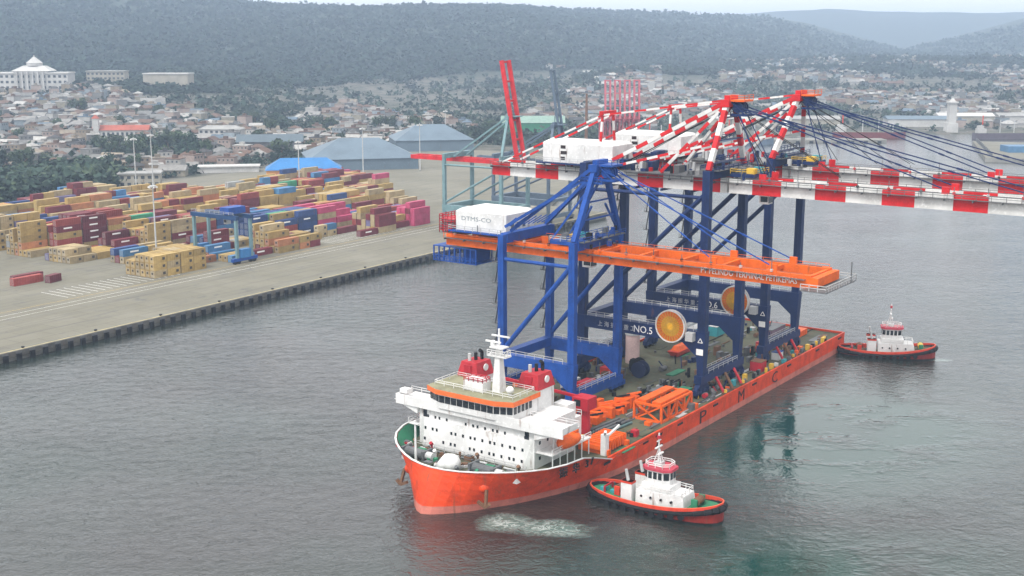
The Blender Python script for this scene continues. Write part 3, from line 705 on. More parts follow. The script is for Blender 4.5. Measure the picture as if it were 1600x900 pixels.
for c in rest:
    L = 12.19 if c['L'] == 40 else 6.06
    mb.box(c['s'] - L / 2, c['s'] + L / 2, c['t'] - 1.22, c['t'] + 1.22, c['z'] + .02, c['z'] + 2.74, PM[c['c']])
single(QUAY, 'far_containers', mb, (0, 0, 0), 'farther stacks of many coloured containers filling the yard', 'containers', None, 'stuff')

RTGB = paint('yard_crane_blue', (.010, .045, .13), .5, .3, .15)
def rtg(s0, t0, label):
    T = Thing(QUAY, 'yard_gantry', (s0, t0, 2.5), label, 'yard crane', 'rubber tyred gantry cranes in the yard')
    hs, ht, zt = 3.8, 12.0, 20.0
    for a in (-1, 1):
        for b_ in (-1, 1):
            mb = MB(); mb.beam((s0 + a * hs, t0 + b_ * ht, 4.6), (s0 + a * hs, t0 + b_ * ht, zt), 1.0, 1.2, PALEB, (1, 0, 0)); T.part('leg', mb)
        mb = MB(); mb.box(s0 + a * hs - .9, s0 + a * hs + .9, t0 - ht - 1, t0 + ht + 1, zt, zt + 1.6, RTGB); T.part('main_girder', mb)
    for b_ in (-1, 1):
        mb = MB(); mb.box(s0 - 6.5, s0 + 6.5, t0 + b_ * ht - .7, t0 + b_ * ht + .7, 3.6, 4.8, BLUE); mb.box(s0 - 2.5, s0 + 2.5, t0 + b_ * ht - 1.2, t0 + b_ * ht + 1.2, 4.8, 8.2, SHEDB); T.part('sill_beam', mb)
        for a in (-5.2, -3.2, 3.2, 5.2):
            mb = MB(); mb.tube((s0 + a, t0 + b_ * ht - .5, 3.4), (s0 + a, t0 + b_ * ht + .5, 3.4), .85, BLACK, 12); T.part('wheel', mb)
    mb = MB(); mb.box(s0 - 4.5, s0 + 4.5, t0 + 4, t0 + 9, zt + 2.0, zt + 4.6, BLUE); T.part('trolley', mb)
    mb = MB(); mb.box(s0 - 1.1, s0 + 1.1, t0 + 2.2, t0 + 4, zt - 2.6, zt - .2, LGREY); mb.box(s0 - 1.15, s0 - 1.1, t0 + 2.4, t0 + 3.8, zt - 2, zt - .8, GLASS); T.part('operator_cab', mb)
    mb = MB(); mb.rail([(s0 - 5, t0 - ht, zt + 1.9), (s0 - 5, t0 + ht, zt + 1.9)], LGREY, 1.1, .06); T.part('handrail', mb)
rtg(141, -61, 'blue yard gantry crane straddling the front container block')

# ================================================================ SHIP-TO-SHORE CRANES
def crane(fr, name, label, group, s0, s1, tp, ts, zb, zsill, zpt, zg, gh, gs, tail, tip, apex, C, legw=2.4, raised=None, mh=None, stripes=None, num=None, simple=False, gw=1.2, legtop=None, backfoot=None):
    """s0,s1 leg frames; tp,ts rail lines (ts on the boom side); zg girder underside, gh its depth; gs half spacing of the twin girders"""
    sm = (s0 + s1) / 2; T = Thing(fr, name, (sm, (tp + ts) / 2, zb), label, 'crane', group); LEG, BOOM, STAY, HEAD = C['leg'], C['boom'], C['stay'], C['head']
    zl = legtop or zg + gh + 2.2; za, ta = apex
    for s_ in (s0, s1):
        for t_ in (tp, ts):
            mb = MB(); mb.taper((s_, t_, zsill + 1.6), (legw * .95, legw * .8), (s_, t_, zpt), (legw * 1.15, legw * 1.3), LEG); mb.taper((s_, t_, zpt), (legw * .95, legw * 1.05), (s_, t_, zl), (legw * .9, legw * .95), LEG)
            if not simple:
                mb.box(s_ - legw * .52, s_ - legw * .50, t_ - .1, t_ + .1, zsill + 3, zl - 2, STAY)
            L = T.part('leg', mb)
            if not simple and t_ == tp:      # caged ladder with landings on the outer side
                mb = MB(); x = t_ - legw * .7
                for k in range(int((zl - zpt) / 5)):
                    z = zpt + 2 + k * 5; mb.box(s_ - .9, s_ + .9, x - 1.2, x, z, z + .15, GREY); mb.beam((s_ - .8, x - 1.1, z), (s_ - .8, x - 1.1, z + 1.1), .1, .1, GREY); mb.beam((s_ + .8, x - 1.1, z), (s_ + .8, x - 1.1, z + 1.1), .1, .1, GREY); mb.beam((s_ - .8, x - 1.1, z + 1.1), (s_ + .8, x - 1.1, z + 1.1), .1, .1, GREY)
                    mb.beam((s_ - .8, x - .5, z), (s_ + .8, x - .5, z + 5), .5, .12, GREY)
                T.part('stair', mb, L)
    for t_ in (tp, ts):
        mb = MB(); mb.box(s0 - legw, s1 + legw, t_ - legw * .5, t_ + legw * .5, zsill, zsill + 1.9, LEG)
        if not simple: mb.box(s0, s1, t_ - legw * .35, t_ + legw * .35, zsill + 1.9, zsill + 2.6, LEG)
        sb = T.part('sill_beam', mb)
        if not simple:
            mb = MB(); mb.rail([(s0 + 2, t_ - legw * .5, zsill + 1.9), (s1 - 2, t_ - legw * .5, zsill + 1.9)], LGREY, 1.2, .06); mb.rail([(s0 + 2, t_ + legw * .5, zsill + 1.9), (s1 - 2, t_ + legw * .5, zsill + 1.9)], LGREY, 1.2, .06); T.part('handrail', mb, sb)
        for s_ in (s0, s1):
            mb = MB(); mb.taper((s_, t_, zb + 2.1), (6.4, .9), (s_, t_, zsill - .01), (3, 1.5), LEG)
            for d_ in (-2.6, -.9, .9, 2.6): mb.box(s_ + d_ - .7, s_ + d_ + .7, t_ - .6, t_ + .6, zb + .9, zb + 2.1, LEG if not simple else GREY); mb.tube((s_ + d_, t_ - .35, zb + .55), (s_ + d_, t_ + .35, zb + .55), .5, BLACK, 8)
            T.part('wheel_bogie', mb)
        mb = MB(); mb.box(s0 + legw * .5, s1 - legw * .5, t_ - 1.1, t_ + 1.1, zpt - 2.2 if t_ == tp else zpt - 1.2, zpt, LEG); 
        if t_ == tp or simple: T.part('side_tie', mb)
    for s_ in (s0, s1):
        mb = MB(); mb.box(s_ - .95, s_ + .95, tp + legw * .5, ts - legw * .5, zpt - 3.1, zpt, LEG)
        if not simple: mb.hexa([(s_ - .94, ts - legw * .5 - 4, zpt - 3.1), (s_ + .94, ts - legw * .5 - 4, zpt - 3.1), (s_ + .94, ts - legw * .5, zpt - 6.3), (s_ - .94, ts - legw * .5, zpt - 6.3), (s_ - .94, ts - legw * .5 - 4.2, zpt - 3.08), (s_ + .94, ts - legw * .5 - 4.2, zpt - 3.08), (s_ + .94, ts - legw * .5, zpt - 3.08), (s_ - .94, ts - legw * .5, zpt - 3.08)], LEG)
        pb = T.part('portal_beam', mb)
        if not simple:
            mb = MB(); mb.rail([(s_ - .95, tp + 2, zpt), (s_ - .95, ts - 2, zpt)], LGREY, 1.2, .06); T.part('handrail', mb, pb)
            if num and s_ == s0:
                mb = MB(); f_ = s_ - .97
                mb.text(num, 2.5, (f_, ts - 18.6, zpt - 2.4), (0, 1, 0), (0, 0, 1), LETW, .02, 5.2)
                for k in range(6): mb.text('上海振华重工'[k], 1.5, (f_, tp + 5.0 + k * 1.9, zpt - 2.2), (0, 1, 0), (0, 0, 1), LGREY, .02)
                T.part('lettering', mb, pb)
        mb = MB(); mb.tube((s_, tp + legw * .4, zpt + 1.2), (s_, ts - legw * .5, zl - 6), .62 if not simple else .5, LEG, 8); T.part('brace', mb)
        mb = MB(); mb.tube((s_, tp, zg - .9), (s_, ts, zg - .9), .45, LEG, 8); T.part('upper_tie', mb)
    # cross beams along s over the girders
    for t_ in (tp, ts):
        mb = MB(); mb.box(s0 + legw * .45, s1 - legw * .45, t_ - 1.0, t_ + 1.0, zg + gh + .15, zg + gh + 2.4, LEG); T.part('cross_beam', mb)
    # girders and boom
    hinge = ts + 2.5
    def run(mb, a, b_, col, lift=None):
        def tr(p):
            if not lift: return p
            dt = p[1] - hinge; dz = p[2] - (zg + gh); c, q_ = math.cos(lift), math.sin(lift); return (p[0], hinge + dt * c - dz * q_, zg + gh + dt * q_ + dz * c)
        for g in (-1, 1):
            p, q_ = tr((sm + g * gs, a, zg + gh / 2)), tr((sm + g * gs, b_, zg + gh / 2)); up = (0, -math.sin(lift), math.cos(lift)) if lift else (0, 0, 1)
            if stripes: mb.striped(p, q_, gw, gh, stripes[0], stripes[1], (a - stripes[2]) * 1.0, RED, STRW)
            else: mb.beam(p, q_, gw, gh, col, up)
        n = int((b_ - a) / 9)
        for k in range(n + 1):
            t_ = a + .6 + (b_ - a - 1.2) * k / max(1, n); mb.beam(tr((sm - gs + gw / 2, t_, zg + gh * .75)), tr((sm + gs - gw / 2, t_, zg + gh * .75)), .8, .9, col)
        return tr
    if stripes: ph = lambda a: a - stripes[2]
    mb = MB(); run(mb, tail, hinge - .3, BOOM); G = T.part('girder', mb)
    mb = MB(); lift = raised; tr = run(mb, hinge + .3, tip, BOOM, lift)
    if not simple:
        mb.taper((sm, tip + .8, zg + .4), (gs * 2 + gw, 1.6), (sm, tip + .8, zg + gh - .4), (gs * 2 + gw, 1.6), BOOM)
    BM = T.part('boom', mb)
    if not simple:
        for side in (-1, 1):
            mb = MB(); x = sm + side * (gs + gw / 2 + .55)
            mb.box(x - .5, x + .5, tail, tip - 1, zg + gh - .9, zg + gh - .8, GREY); mb.rail([(x + side * .5, tail, zg + gh - .8), (x + side * .5, tip - 1, zg + gh - .8)], C.get('rail', LGREY), 1.2, .06, 3)
            for k in range(int((tip - tail) / 6)): mb.box(x - .5, x + .5, tail + k * 6, tail + k * 6 + .2, zg + gh - 1.3, zg + gh - .9, GREY)
            T.part('walkway', mb, BM)
        mb = MB()
        for g in (-1, 1): mb.box(sm + g * gs - .1, sm + g * gs + .1, tail + 1, tip - 2, zg + gh + .004, zg + gh + .16, GREY)
        T.part('trolley_rail', mb, BM)
    # apex frame
    ah = 1.6 if not simple else 2
    for s_, sg in ((s0, 1), (s1, -1)):
        mb = MB(); p = (s_ + sg * .3, ts, zl); q_ = (sm - sg * (ah + .6), ta, za - 1.5)
        if C.get('afr'): mb.striped(p, q_, 1.15, 1.15, 6.5, 3.2, 1, RED, STRW)
        else: mb.beam(p, q_, 1.2, 1.2, C['aleg'])
        T.part('apex_leg', mb)
    mb = MB(); mb.box(sm - ah - 1.8, sm + ah + 1.8, ta - 1.1, ta + 1.1, za - 2.1, za - .4, HEAD); mb.box(sm - ah - .8, sm + ah + .8, ta - .6, ta + .7, za - .4, za + .6, HEAD)
    mb.box(sm - 2.5, sm + 2.5, ta + 1.1, ta + 4.6, za - .8, za - .35, C.get('plat', HEAD))
    if not simple:
        mb.rail([(sm - 2.5, ta + 1.1, za - .35), (sm - 2.5, ta + 4.6, za - .35), (sm + 2.5, ta + 4.6, za - .35)], C.get('plat', HEAD), 1.1, .08)
        for d_ in (-1.5, -.5, .5, 1.5): mb.tube((sm + d_ - .2, ta + 2.6, za - 2.2), (sm + d_ + .2, ta + 2.6, za - 2.2), 1.3, LEG, 14)
        mb.box(sm - 2.2, sm + 2.2, ta + 1.1, ta + 5.2, za - 4.2, za - 3.7, LEG); mb.beam((sm - 2, ta + 4.8, za - 4), (sm - 2, ta + 1, za - .8), .3, .3, LEG); mb.beam((sm + 2, ta + 4.8, za - 4), (sm + 2, ta + 1, za - .8), .3, .3, LEG)
    T.part('apex_head', mb)
    # back stays down to the land side
    bf = backfoot or (tp + 1, zg + gh + .5)
    for sg in (-1, 1):
        mb = MB(); p = (sm + sg * (ah + .3), ta - .8, za - 1.2); q_ = (sm + sg * (gs + 2.3), bf[0], bf[1])
        if C.get('afr'): mb.striped(p, q_, .9, .9, 7.2, 3.4, 0, RED, STRW)
        else: mb.beam(p, q_, .8, .8, C['aleg'])
        T.part('back_stay', mb)
    if not simple and C.get('afr'):
        for sg in (-1, 1):
            mb = MB(); m_ = (sm + sg * 2.6, tp + .5, za - 5.2)
            mb.striped((sm + sg * 1.6, ta - .8, za - .6), m_, .45, .45, 7, 3.3, 0, RED, STRW); mb.striped(m_, (sm + sg * (gs + .6), tail + 3, zg + gh), .45, .45, 7, 3.3, 2, RED, STRW); T.part('tail_stay', mb)
            mb = MB(); mb.striped((sm + sg * 4, tp + .5, zg + gh + 2), m_, .5, .5, 5, 2.5, 0, RED, STRW); T.part('tail_strut', mb)
        mb = MB(); mb.box(sm - 3.4, sm + 3.4, tp, tp + 1, za - 5.2, za - 4.2, RED); T.part('tail_strut_head', mb)
        for sg in (-1, 1):     # inner pair of heavy diagonal struts
            mb = MB(); mb.striped((sm + sg * 2, ta - .9, za - 2.2), (sm + sg * (gs + 1.8), (tp + ts) / 2 + 2, zg + gh + .6), .75, .75, 7, 3.4, 2, RED, STRW); T.part('inner_strut', mb)
            mb = MB(); mb.striped((sm + sg * 8.6, ts - .5, zl + 6), (sm + sg * 8.6, tp + 2, zl - 2), .6, .6, 6, 3, 1, RED, STRW); T.part('side_strut', mb)
    if not raised:
        for k, (tt, r_) in enumerate(C['fore']):
            for sg in (-1, 1):
                mb = MB(); p = Vector((sm + sg * 1.8, ta + 1.6, za - .6 - k * .9)); q_ = Vector((sm + sg * gs, tt, zg + gh + .9))
                mb.beam(p, q_, r_ * 1.5, r_ * 1.5, STAY)
                for u in (.25, .5, .75): c = p.lerp(q_, u); dd_ = (q_ - p).normalized(); mb.beam(c - dd_ * .7, c + dd_ * .7, r_ * 2.4, r_ * 2.4, STAY)
                mb.box(sm + sg * gs - .3, sm + sg * gs + .3, tt - .8, tt + .8, zg + gh + .01, zg + gh + 1.5, HEAD if C.get('afr') else BOOM)
                T.part('fore_stay', mb)
    else:
        for sg in (-1, 1):
            mb = MB(); mb.tube((sm + sg * 1.6, ta, za - .6), tr((sm + sg * gs, hinge + (tip - hinge) * .55, zg + gh)), .22, STAY, 5); T.part('fore_stay', mb)
    # machinery house
    if mh:
        a, b_, z0, z1, hw = mh; mb = MB(); e_ = .7
        for (x0, x1, y0, y1, q0, q1) in ((sm - hw, sm + hw, a, b_, z0, z1 - e_),): mb.box(x0, x1, y0, y1, q0, q1, HOUSEW)
        mb.hexa([(sm - hw, a, z1 - e_), (sm + hw, a, z1 - e_), (sm + hw, b_, z1 - e_), (sm - hw, b_, z1 - e_), (sm - hw + 1, a + 1, z1), (sm + hw - 1, a + 1, z1), (sm + hw - 1, b_ - 1, z1), (sm - hw + 1, b_ - 1, z1)], HOUSEW)
        Hh = T.part('machinery_house', mb)
        if not simple:
            mb = MB(); mb.box(sm - hw - 1.4, sm + hw + 1.4, a - 1.4, b_ + 1, z0 - .35, z0 - .02, LEG); mb.rail([(sm - hw - 1.4, b_ + 1, z0), (sm - hw - 1.4, a - 1.4, z0), (sm + hw + 1.4, a - 1.4, z0)], LGREY, 1.2, .06); T.part('platform', mb, Hh)
            mb = MB()
            if C.get('mhtext'): mb.text(C['mhtext'], 1.5, (sm - hw - .03, a + 1.6, z1 - 2.9), (0, 1, 0), (0, 0, 1), paint('faded_letter', (.22, .26, .28), .6, .1), .02, 9)
            else:
                for k, w_ in enumerate((1.5, 1.9, 1.3)): mb = MB(); mb.box(sm - hw - .05, sm - hw - .01, a + 5.5, a + 5.5 + w_, z1 - 2.0 - k * 1.45, z1 - 1.15 - k * 1.45, LETTER); T.part('house_mark', mb, Hh)
            if C.get('mhtext'): T.part('lettering', mb, Hh)
            for k in range(3): mb = MB(); mb.box(sm - hw + 2 + k * 2.4, sm - hw + 3.2 + k * 2.4, b_ + .01, b_ + .05, z0 + 1.2, z0 + 2.6, GREY); T.part('louvre', mb, Hh)
    if simple: return T
    # trolley, cab, festoon clutter above the sea side leg
    tc0 = C.get('cab', ts + 5); mb = MB(); mb.box(sm - gs - .6, sm + gs + .6, tc0, tc0 + 6, zg + gh + .5, zg + gh + 1.3, LEG)
    for d_ in (-2, 2): mb.tube((sm + d_ - .8, tc0 + 2, zg + gh + 2), (sm + d_ + .8, tc0 + 2, zg + gh + 2), .8, GREY, 10); mb.box(sm + d_ - .7, sm + d_ + .7, tc0 + 3.4, tc0 + 5.6, zg + gh + 1.3, zg + gh + 2.6, TEAL if d_ > 0 else YEL)
    mb.rail([(sm - gs - .6, tc0, zg + gh + 1.3), (sm - gs - .6, tc0 + 6, zg + gh + 1.3), (sm + gs + .6, tc0 + 6, zg + gh + 1.3)], YEL if C.get('afr') else LGREY, 1.1, .08); Tr = T.part('trolley', mb)
    mb = MB(); mb.box(sm - 1.2, sm + 1.2, tc0 + 6.2, tc0 + 8.6, zg - 2.4, zg + .2, HOUSEW); mb.box(sm - 1.25, sm + 1.25, tc0 + 8.6, tc0 + 8.66, zg - 2.1, zg - .5, GLASS); mb.box(sm - 1.26, sm - 1.2, tc0 + 6.6, tc0 + 8.4, zg - 1.9, zg - .6, GLASS); T.part('operator_cab', mb, Tr)
    rs_ = random.Random(int(s0))
    mb = MB()
    for k in range(26):     # cable blocks, motors, lamps and brackets on the cross beam deck
        x = sm + rs_.uniform(-8, 8); y = ts + rs_.uniform(-3.5, 9 if C.get('afr') else 3); w_ = rs_.uniform(.3, 1.1); z = zl + .05 if abs(y - ts) < 2 else zg + gh + .2
        mb.box(x - w_ / 2, x + w_ / 2, y - w_ / 2, y + w_ / 2, z, z + rs_.uniform(.4, 1.8), rs_.choice([LEG, LEG, GREY, LGREY, BLACK, TEAL if C.get('afr') else LEG]))
    mb.box(s0 + 1, s1 - 1, ts - 2.4, ts + 2.4, zl - .12, zl + .02, GREY); mb.rail([(s0 + 1, ts - 2.4, zl), (s1 - 1, ts - 2.4, zl)], LEG, 1.1, .08); mb.rail([(s0 + 1, ts + 2.4, zl), (s1 - 1, ts + 2.4, zl)], LEG, 1.1, .08); mb.rail([(s0 + 1, ts - 2.4, zl), (s0 + 1, ts + 2.4, zl)], LEG, 1.1, .08)
    T.part('service_deck', mb)
    if C.get('afr'):
        for k in range(9):     # running ropes between apex, house and boom
            a_, b_ = rs_.uniform(-2, 2), rs_.uniform(-4, 4); mb = MB(); mb.beam((sm + a_, ta + .5, za - 2.2), (sm + b_, (mh[1] + 1 if k % 2 else ts + rs_.uniform(6, 34)), zg + gh + 1.6), .13, .13, BLACK); T.part('hoist_rope', mb)
        for k in range(5):
            mb = MB(); z = zl + 1.5 + k * 2.6; q_ = 1 - (z - zl) / (za - zl); hw_ = 2 + (s1 - s0) * .38 * q_; mb.box(sm - hw_, sm + hw_, ts - .5, ts + .9, z, z + .2, LEG); mb.rail([(sm - hw_, ts - .5, z + .2), (sm + hw_, ts - .5, z + .2)], LEG, 1, .1, 2); T.part('apex_gallery', mb) if k % 2 == 0 else None
        for k in range(4):
            mb = MB(); y = tp + 4 + k * 7.5; mb.box(sm - gs - 1.8, sm + gs + 1.8, y, y + .5, zg - .6, zg - .05, LEG); mb.box(sm - 1.5, sm + 1.5, y + 1, y + 3, zg + gh + .2, zg + gh + rs_.uniform(1, 2.6), rs_.choice([GREY, LEG, LGREY])); T.part('girder_bracket', mb)
        mb = MB(); rs2 = random.Random(int(s0) + 5)
        for k in range(30): x = sm + rs2.uniform(-5, 5); y = rs2.uniform(tp + 9, ts - 3); w_ = rs2.uniform(.4, 1.5); mb.box(x, x + w_, y, y + w_, zg + gh + .2, zg + gh + rs2.uniform(.8, 3.0), rs2.choice([LEG, GREY, BLACK, LEG, LGREY, RED]))
        mb.box(sm - 5.6, sm + 5.6, tp + 8, ts - 2, zg + gh + .05, zg + gh + .2, GREY); T.part('hoist_machinery', mb)
    mb = MB()
    for k in range(int((tip - tail) / 7)):   # lamps and posts along the boom
        y = tail + 3 + k * 7; x = sm - gs - gw / 2 - .3; mb = MB(); mb.beam((x, y, zg + gh), (x, y, zg + gh + rs_.uniform(1.2, 3.4)), .14, .14, GREY); mb.box(x - .3, x + .3, y - .25, y + .25, zg + gh + .1, zg + gh + .6, rs_.choice([GREY, LGREY, BLACK, RED if C.get('afr') else BOOM])); T.part('boom_lamp', mb, BM)
    if C.get('afr'):
        mb = MB(); rc = (s0 - 1.6, tp + 26.2, zpt + .6)
        for k, (r0, r1, mm) in enumerate(((0, 1.1, REELY), (1.1, 2.5, REELY), (2.5, 3.9, REEL))):
            n = 28; vs = []
            for rr in (max(r0, .05), r1):
                for i in range(n): a_ = 2 * math.pi * i / n; vs.append((rc[0] - .35 - (.10 if k == 0 else 0), rc[1] + rr * math.cos(a_), rc[2] + rr * math.sin(a_)))
            mb.raw(vs, [(i, (i + 1) % n, n + (i + 1) % n, n + i) for i in range(n)], mm); mb.raw(vs, [(n + i, n + (i + 1) % n, (i + 1) % n, i) for i in range(n)], mm)
        for i in range(28):
            a_ = 2 * math.pi * i / 28; mb.beam((rc[0] - .42, rc[1] + .5 * math.cos(a_), rc[2] + .5 * math.sin(a_)), (rc[0] - .42, rc[1] + 3.8 * math.cos(a_), rc[2] + 3.8 * math.sin(a_)), .09, .1, YEL); 
            b2 = a_ + 2 * math.pi / 28; mb.beam((rc[0] - .42, rc[1] + 3.9 * math.cos(a_), rc[2] + 3.9 * math.sin(a_)), (rc[0] - .42, rc[1] + 3.9 * math.cos(b2), rc[2] + 3.9 * math.sin(b2)), .22, .3, STRW)
            mb.beam((rc[0] + .5, rc[1] + 3.9 * math.cos(a_), rc[2] + 3.9 * math.sin(a_)), (rc[0] + .5, rc[1] + 3.9 * math.cos(b2), rc[2] + 3.9 * math.sin(b2)), .22, .3, STRW)
        mb.tube((rc[0] - .5, rc[1], rc[2]), (rc[0] + .7, rc[1], rc[2]), .8, REELY, 14); T.part('cable_reel', mb)
        mb = MB(); mb.box(s0 - 2.6, s0 - .96, ts - 3.4, ts - 1.4, zpt - 2.3, zpt - .2, LGREY); mb.box(s0 - 1.4, s0 - 1.36, ts - .9, ts + .9, zpt - 5.6, zpt - 4.1, LETW)
        T.part('cabinet', mb)
        mb = MB(); f_ = s0 - legw * .62
        for a_ in range(3):
            t0_, t1_ = a_ * 2.094 + 1.5708, (a_ + 1) * 2.094 + 1.5708; mb.beam((f_, ts + math.cos(t0_) * .7, zpt - 2.2 + math.sin(t0_) * .7), (f_, ts + math.cos(t1_) * .7, zpt - 2.2 + math.sin(t1_) * .7), .1, .14, LETW)
        T.part('warning_triangle', mb)
    return T
CB = dict(leg=NAVY, boom=STRW, stay=NAVY, head=RED, plat=CARGOOR, afr=True, fore=[(28, .13), (70, .17), (88, .17)], cab=20, rail=GREY)
crane(SHIP, 'gantry_crane', 'navy container crane number 5 with striped boom, middle of the three on the ship', 'tall navy cranes with striped booms', 88, 108, -17, 17, 4.7, 8.2, 20.9, 54, 3.4, 3.6, -50, 96, (76.2, 17.5), CB, 1.95, None, (-33, -12, 58.6, 64.2, 5), (15.4, 7.2, 2.1 - 7.2 - 15.4 * 4), 'NO.5')
crane(SHIP, 'gantry_crane', 'navy container crane number 6 with striped boom, farthest toward the stern', 'tall navy cranes with striped booms', 124, 145, -17, 17, 4.7, 8.2, 20.9, 54, 3.4, 3.6, -50, 96, (76.2, 20), CB, 1.95, None, (-33, -12, 58.6, 64.2, 5), (15.4, 7.2, 2.1 - 7.2 - 15.4 * 4), 'NO.6')
CO = dict(leg=BLUE, boom=BOOMOR, stay=BLUE, head=BLUE, aleg=BLUE, fore=[(30, .12), (44, .15)], cab=-12, rail=BOOMOR, mhtext='DTMS-CO')
T1 = crane(SHIP, 'gantry_crane', 'smaller blue container crane with orange boom, nearest the wheelhouse', None, 60.5, 81, -22.6, -2.6, 4.7, 6.6, 15.6, 39.5, 2.7, 5.3, -43, 52.5, (62, -2), CO, 1.65, None, (-39.8, -24.5, 43.6, 49.0, 6.0), gw=1.3, backfoot=(-22, 45))
s0 = 60.5; sm = 70.75
mb = MB()
for sg in (-1, 1): mb.beam((sm + sg * 1.2, -2.5, 59.5), (sm + sg * 9.4, -22.4, 46.2), .7, .7, BLUE); mb.beam((sm + sg * 1.2, -2.5, 58), (sm + sg * 4, -13, 43), .45, .45, BLUE); mb.beam((sm + sg * 8.5, -2.6, 46), (sm + sg * 3, -2.3, 52), .4, .4, BLUE)
for z in (49, 53, 57): k = (62 - z) / 18; mb.beam((sm - 9.8 * k, -2.4, z), (sm + 9.8 * k, -2.4, z), .35, .35, BLUE)
mb.box(sm - 3.4, sm + 3.4, -5, .6, 57.2, 57.6, BLUE); mb.rail([(sm - 3.4, .6, 57.6), (sm - 3.4, -5, 57.6), (sm + 3.4, -5, 57.6)], BLUE, 1.2, .1, 1)
for i in range(9): mb.beam((sm - 9.3 + i * 1.4, -22.4 + i * .35, 46.2), (sm - 9.3 + i * 1.4 + 1.2, -20 + i * .5, 48.4), .25, .25, BLUE)
T1.part('apex_bracing', mb)
mb = MB(); mb.box(sm - 5.5, sm + 5.5, -47.5, -34, 35.0, 35.3, BLUE); mb.box(sm - 5.5, sm + 5.5, -47.5, -34, 38.7, 38.95, BLUE)
for i in range(9):
    for x in (sm - 5.5, sm + 5.5): mb.beam((x, -47.4 + i * 1.67, 35), (x, -47.4 + i * 1.67, 38.9), .28, .28, BLUE)
mb.rail([(sm - 5.5, -34, 35.3), (sm - 5.5, -47.5, 35.3), (sm + 5.5, -47.5, 35.3)], BLUE, 1.2, .1, 1); mb.box(sm - 3, sm + 3, -40, -36, 35.3, 38.4, BLUE); T1.part('hanging_platform', mb)
mb = MB()
for i in range(4):
    z = 42.4 + i * 1.15; mb.rail([(sm - 5.5, -40.5, z), (sm - 5.5, -45.5, z), (sm + 5.5, -45.5, z)], CRIM, 1.1, .1, 1.2); mb.box(sm - 5.6, sm + 5.6, -45.6, -40.5, z - .1, z, CRIM if i % 2 else GREY)
T1.part('tail_stair', mb)
mb = MB(); mb.text('PT PELINDO TERMINAL PETIKEMAS', 1.8, (sm - 5.3 - .68, 27.5, 40.2), (0, 1, 0), (0, 0, 1), LETW, .02, 22); T1.part('lettering', mb)
mb2 = MB(); mb2.box(62, 79, 51.5, 57, 39.4, 39.6, GREY); mb2.rail([(62, 51.5, 39.6), (62, 57, 39.6), (79, 57, 39.6), (79, 51.5, 39.6)], LGREY, 1.3, .09, 1.4); mb2.beam((76, 57, 39.6), (76, 57, 44), .2, .2, GREY); T1.part('tip_platform', mb2)

# existing cranes on the quay
CQ = dict(leg=PALEB, boom=RED, stay=GREYB, head=PALEB, aleg=PALEB, fore=[])
crane(QUAY, 'quay_crane', 'pale blue quay crane with its twin red boom raised nearly upright', 'quay cranes with raised booms', 256, 278, -36, -4, 2.5, 4.5, 14, 33.5, 1.9, 2.8, -62, 44, (56, -6), CQ, 1.5, R(101), None, None, None, True, 1.0)
CQ2 = dict(leg=GREYB, boom=GREYB, stay=GREYB, head=GREYB, aleg=GREYB, fore=[])
crane(QUAY, 'quay_crane', 'grey-blue quay crane with raised boom behind the striped boom of crane five', 'quay cranes with raised booms', 296, 316, -36, -4, 2.5, 4.5, 14, 31, 1.2, 1.6, -52, 42, (50, -6), CQ2, 1.3, R(100), None, None, None, True, .6)
CQ3 = dict(leg=paint('far_red_steel', (.42, .10, .12), .6, .2), boom=paint('far_red_boom', (.50, .12, .15), .6, .2), stay=GREYB, head=PALEB, aleg=PALEB, fore=[])
FQ = Frame((74, 985), R(80))
for k in range(4):
    crane(FQ, 'quay_crane', 'far reddish harbour crane with raised boom, %s of four behind the striped stays' % ('leftmost', 'second from left', 'third from left', 'rightmost')[k], 'quay cranes with raised booms', k * 8, k * 8 + 5.5, -14, -2, 2.5, 4, 12, 24, 2, 2, -24, 32, (36, -3), CQ3, 1.4, R(94), None, None, None, True, 1.2)
mb = MB(); mb.tube((0, 0, 0), (0, 0, 46), 1.4, BROWN, 8, .8)
wsingle('chimney_mast', mb, 'tall dark thin chimney left of the far reddish cranes', 'chimney', loc=(58, 955, 2))

# ================================================================ THE HEAVY-LIFT SHIP
TOP = [(3.3, 0), (3.6, 3), (4.5, 6), (6, 9), (8.1, 12.2), (10.2, 14.8), (12.7, 17.2), (15.6, 19.3), (19.8, 21.0), (24.8, 21.9), (30, 22.1), (36, 22.3), (44, 22.4), (56, 22.4)]
WLN = [(-.2, 0), (.6, 1.7), (2.2, 3.6), (4.6, 5.8), (7.6, 7.9), (11, 10.0), (14.5, 12.2), (18.5, 14.2), (23.5, 16.4), (29, 18.5), (35, 20.2), (41, 21.4), (48, 22.1), (56, 22.3)]
BOT = [(s_ - .6, t_ + .05) for s_, t_ in WLN]; BOT[0] = (-.8, 0)
def lev(z):
    if z <= 0: k = -z / 3; return [(a[0] * (1 - k) + b_[0] * k, a[1] * (1 - k) + b_[1] * k) for a, b_ in zip(WLN, BOT)]
    k = min(1, z / 8.4) ** 1.25; return [(a[0] * (1 - k) + b_[0] * k, a[1] * (1 - k) + b_[1] * k) for a, b_ in zip(WLN, TOP)]
def cs(s_): u = min(1, max(0, s_ / 62)); return 1.9 * (1 - u * u * (3 - 2 * u))
def ring(z): h = lev(z); h = h + [(170.3, 22.3)]; return [(s_, t_ + cs(s_)) for s_, t_ in h] + [(s_, -t_ + cs(s_)) for s_, t_ in reversed(h[1:])]
SHIPT = Thing(SHIP, 'cargo_ship', (90, 0, 0), 'long orange heavy-lift ship carrying three container cranes on its deck', 'ship')
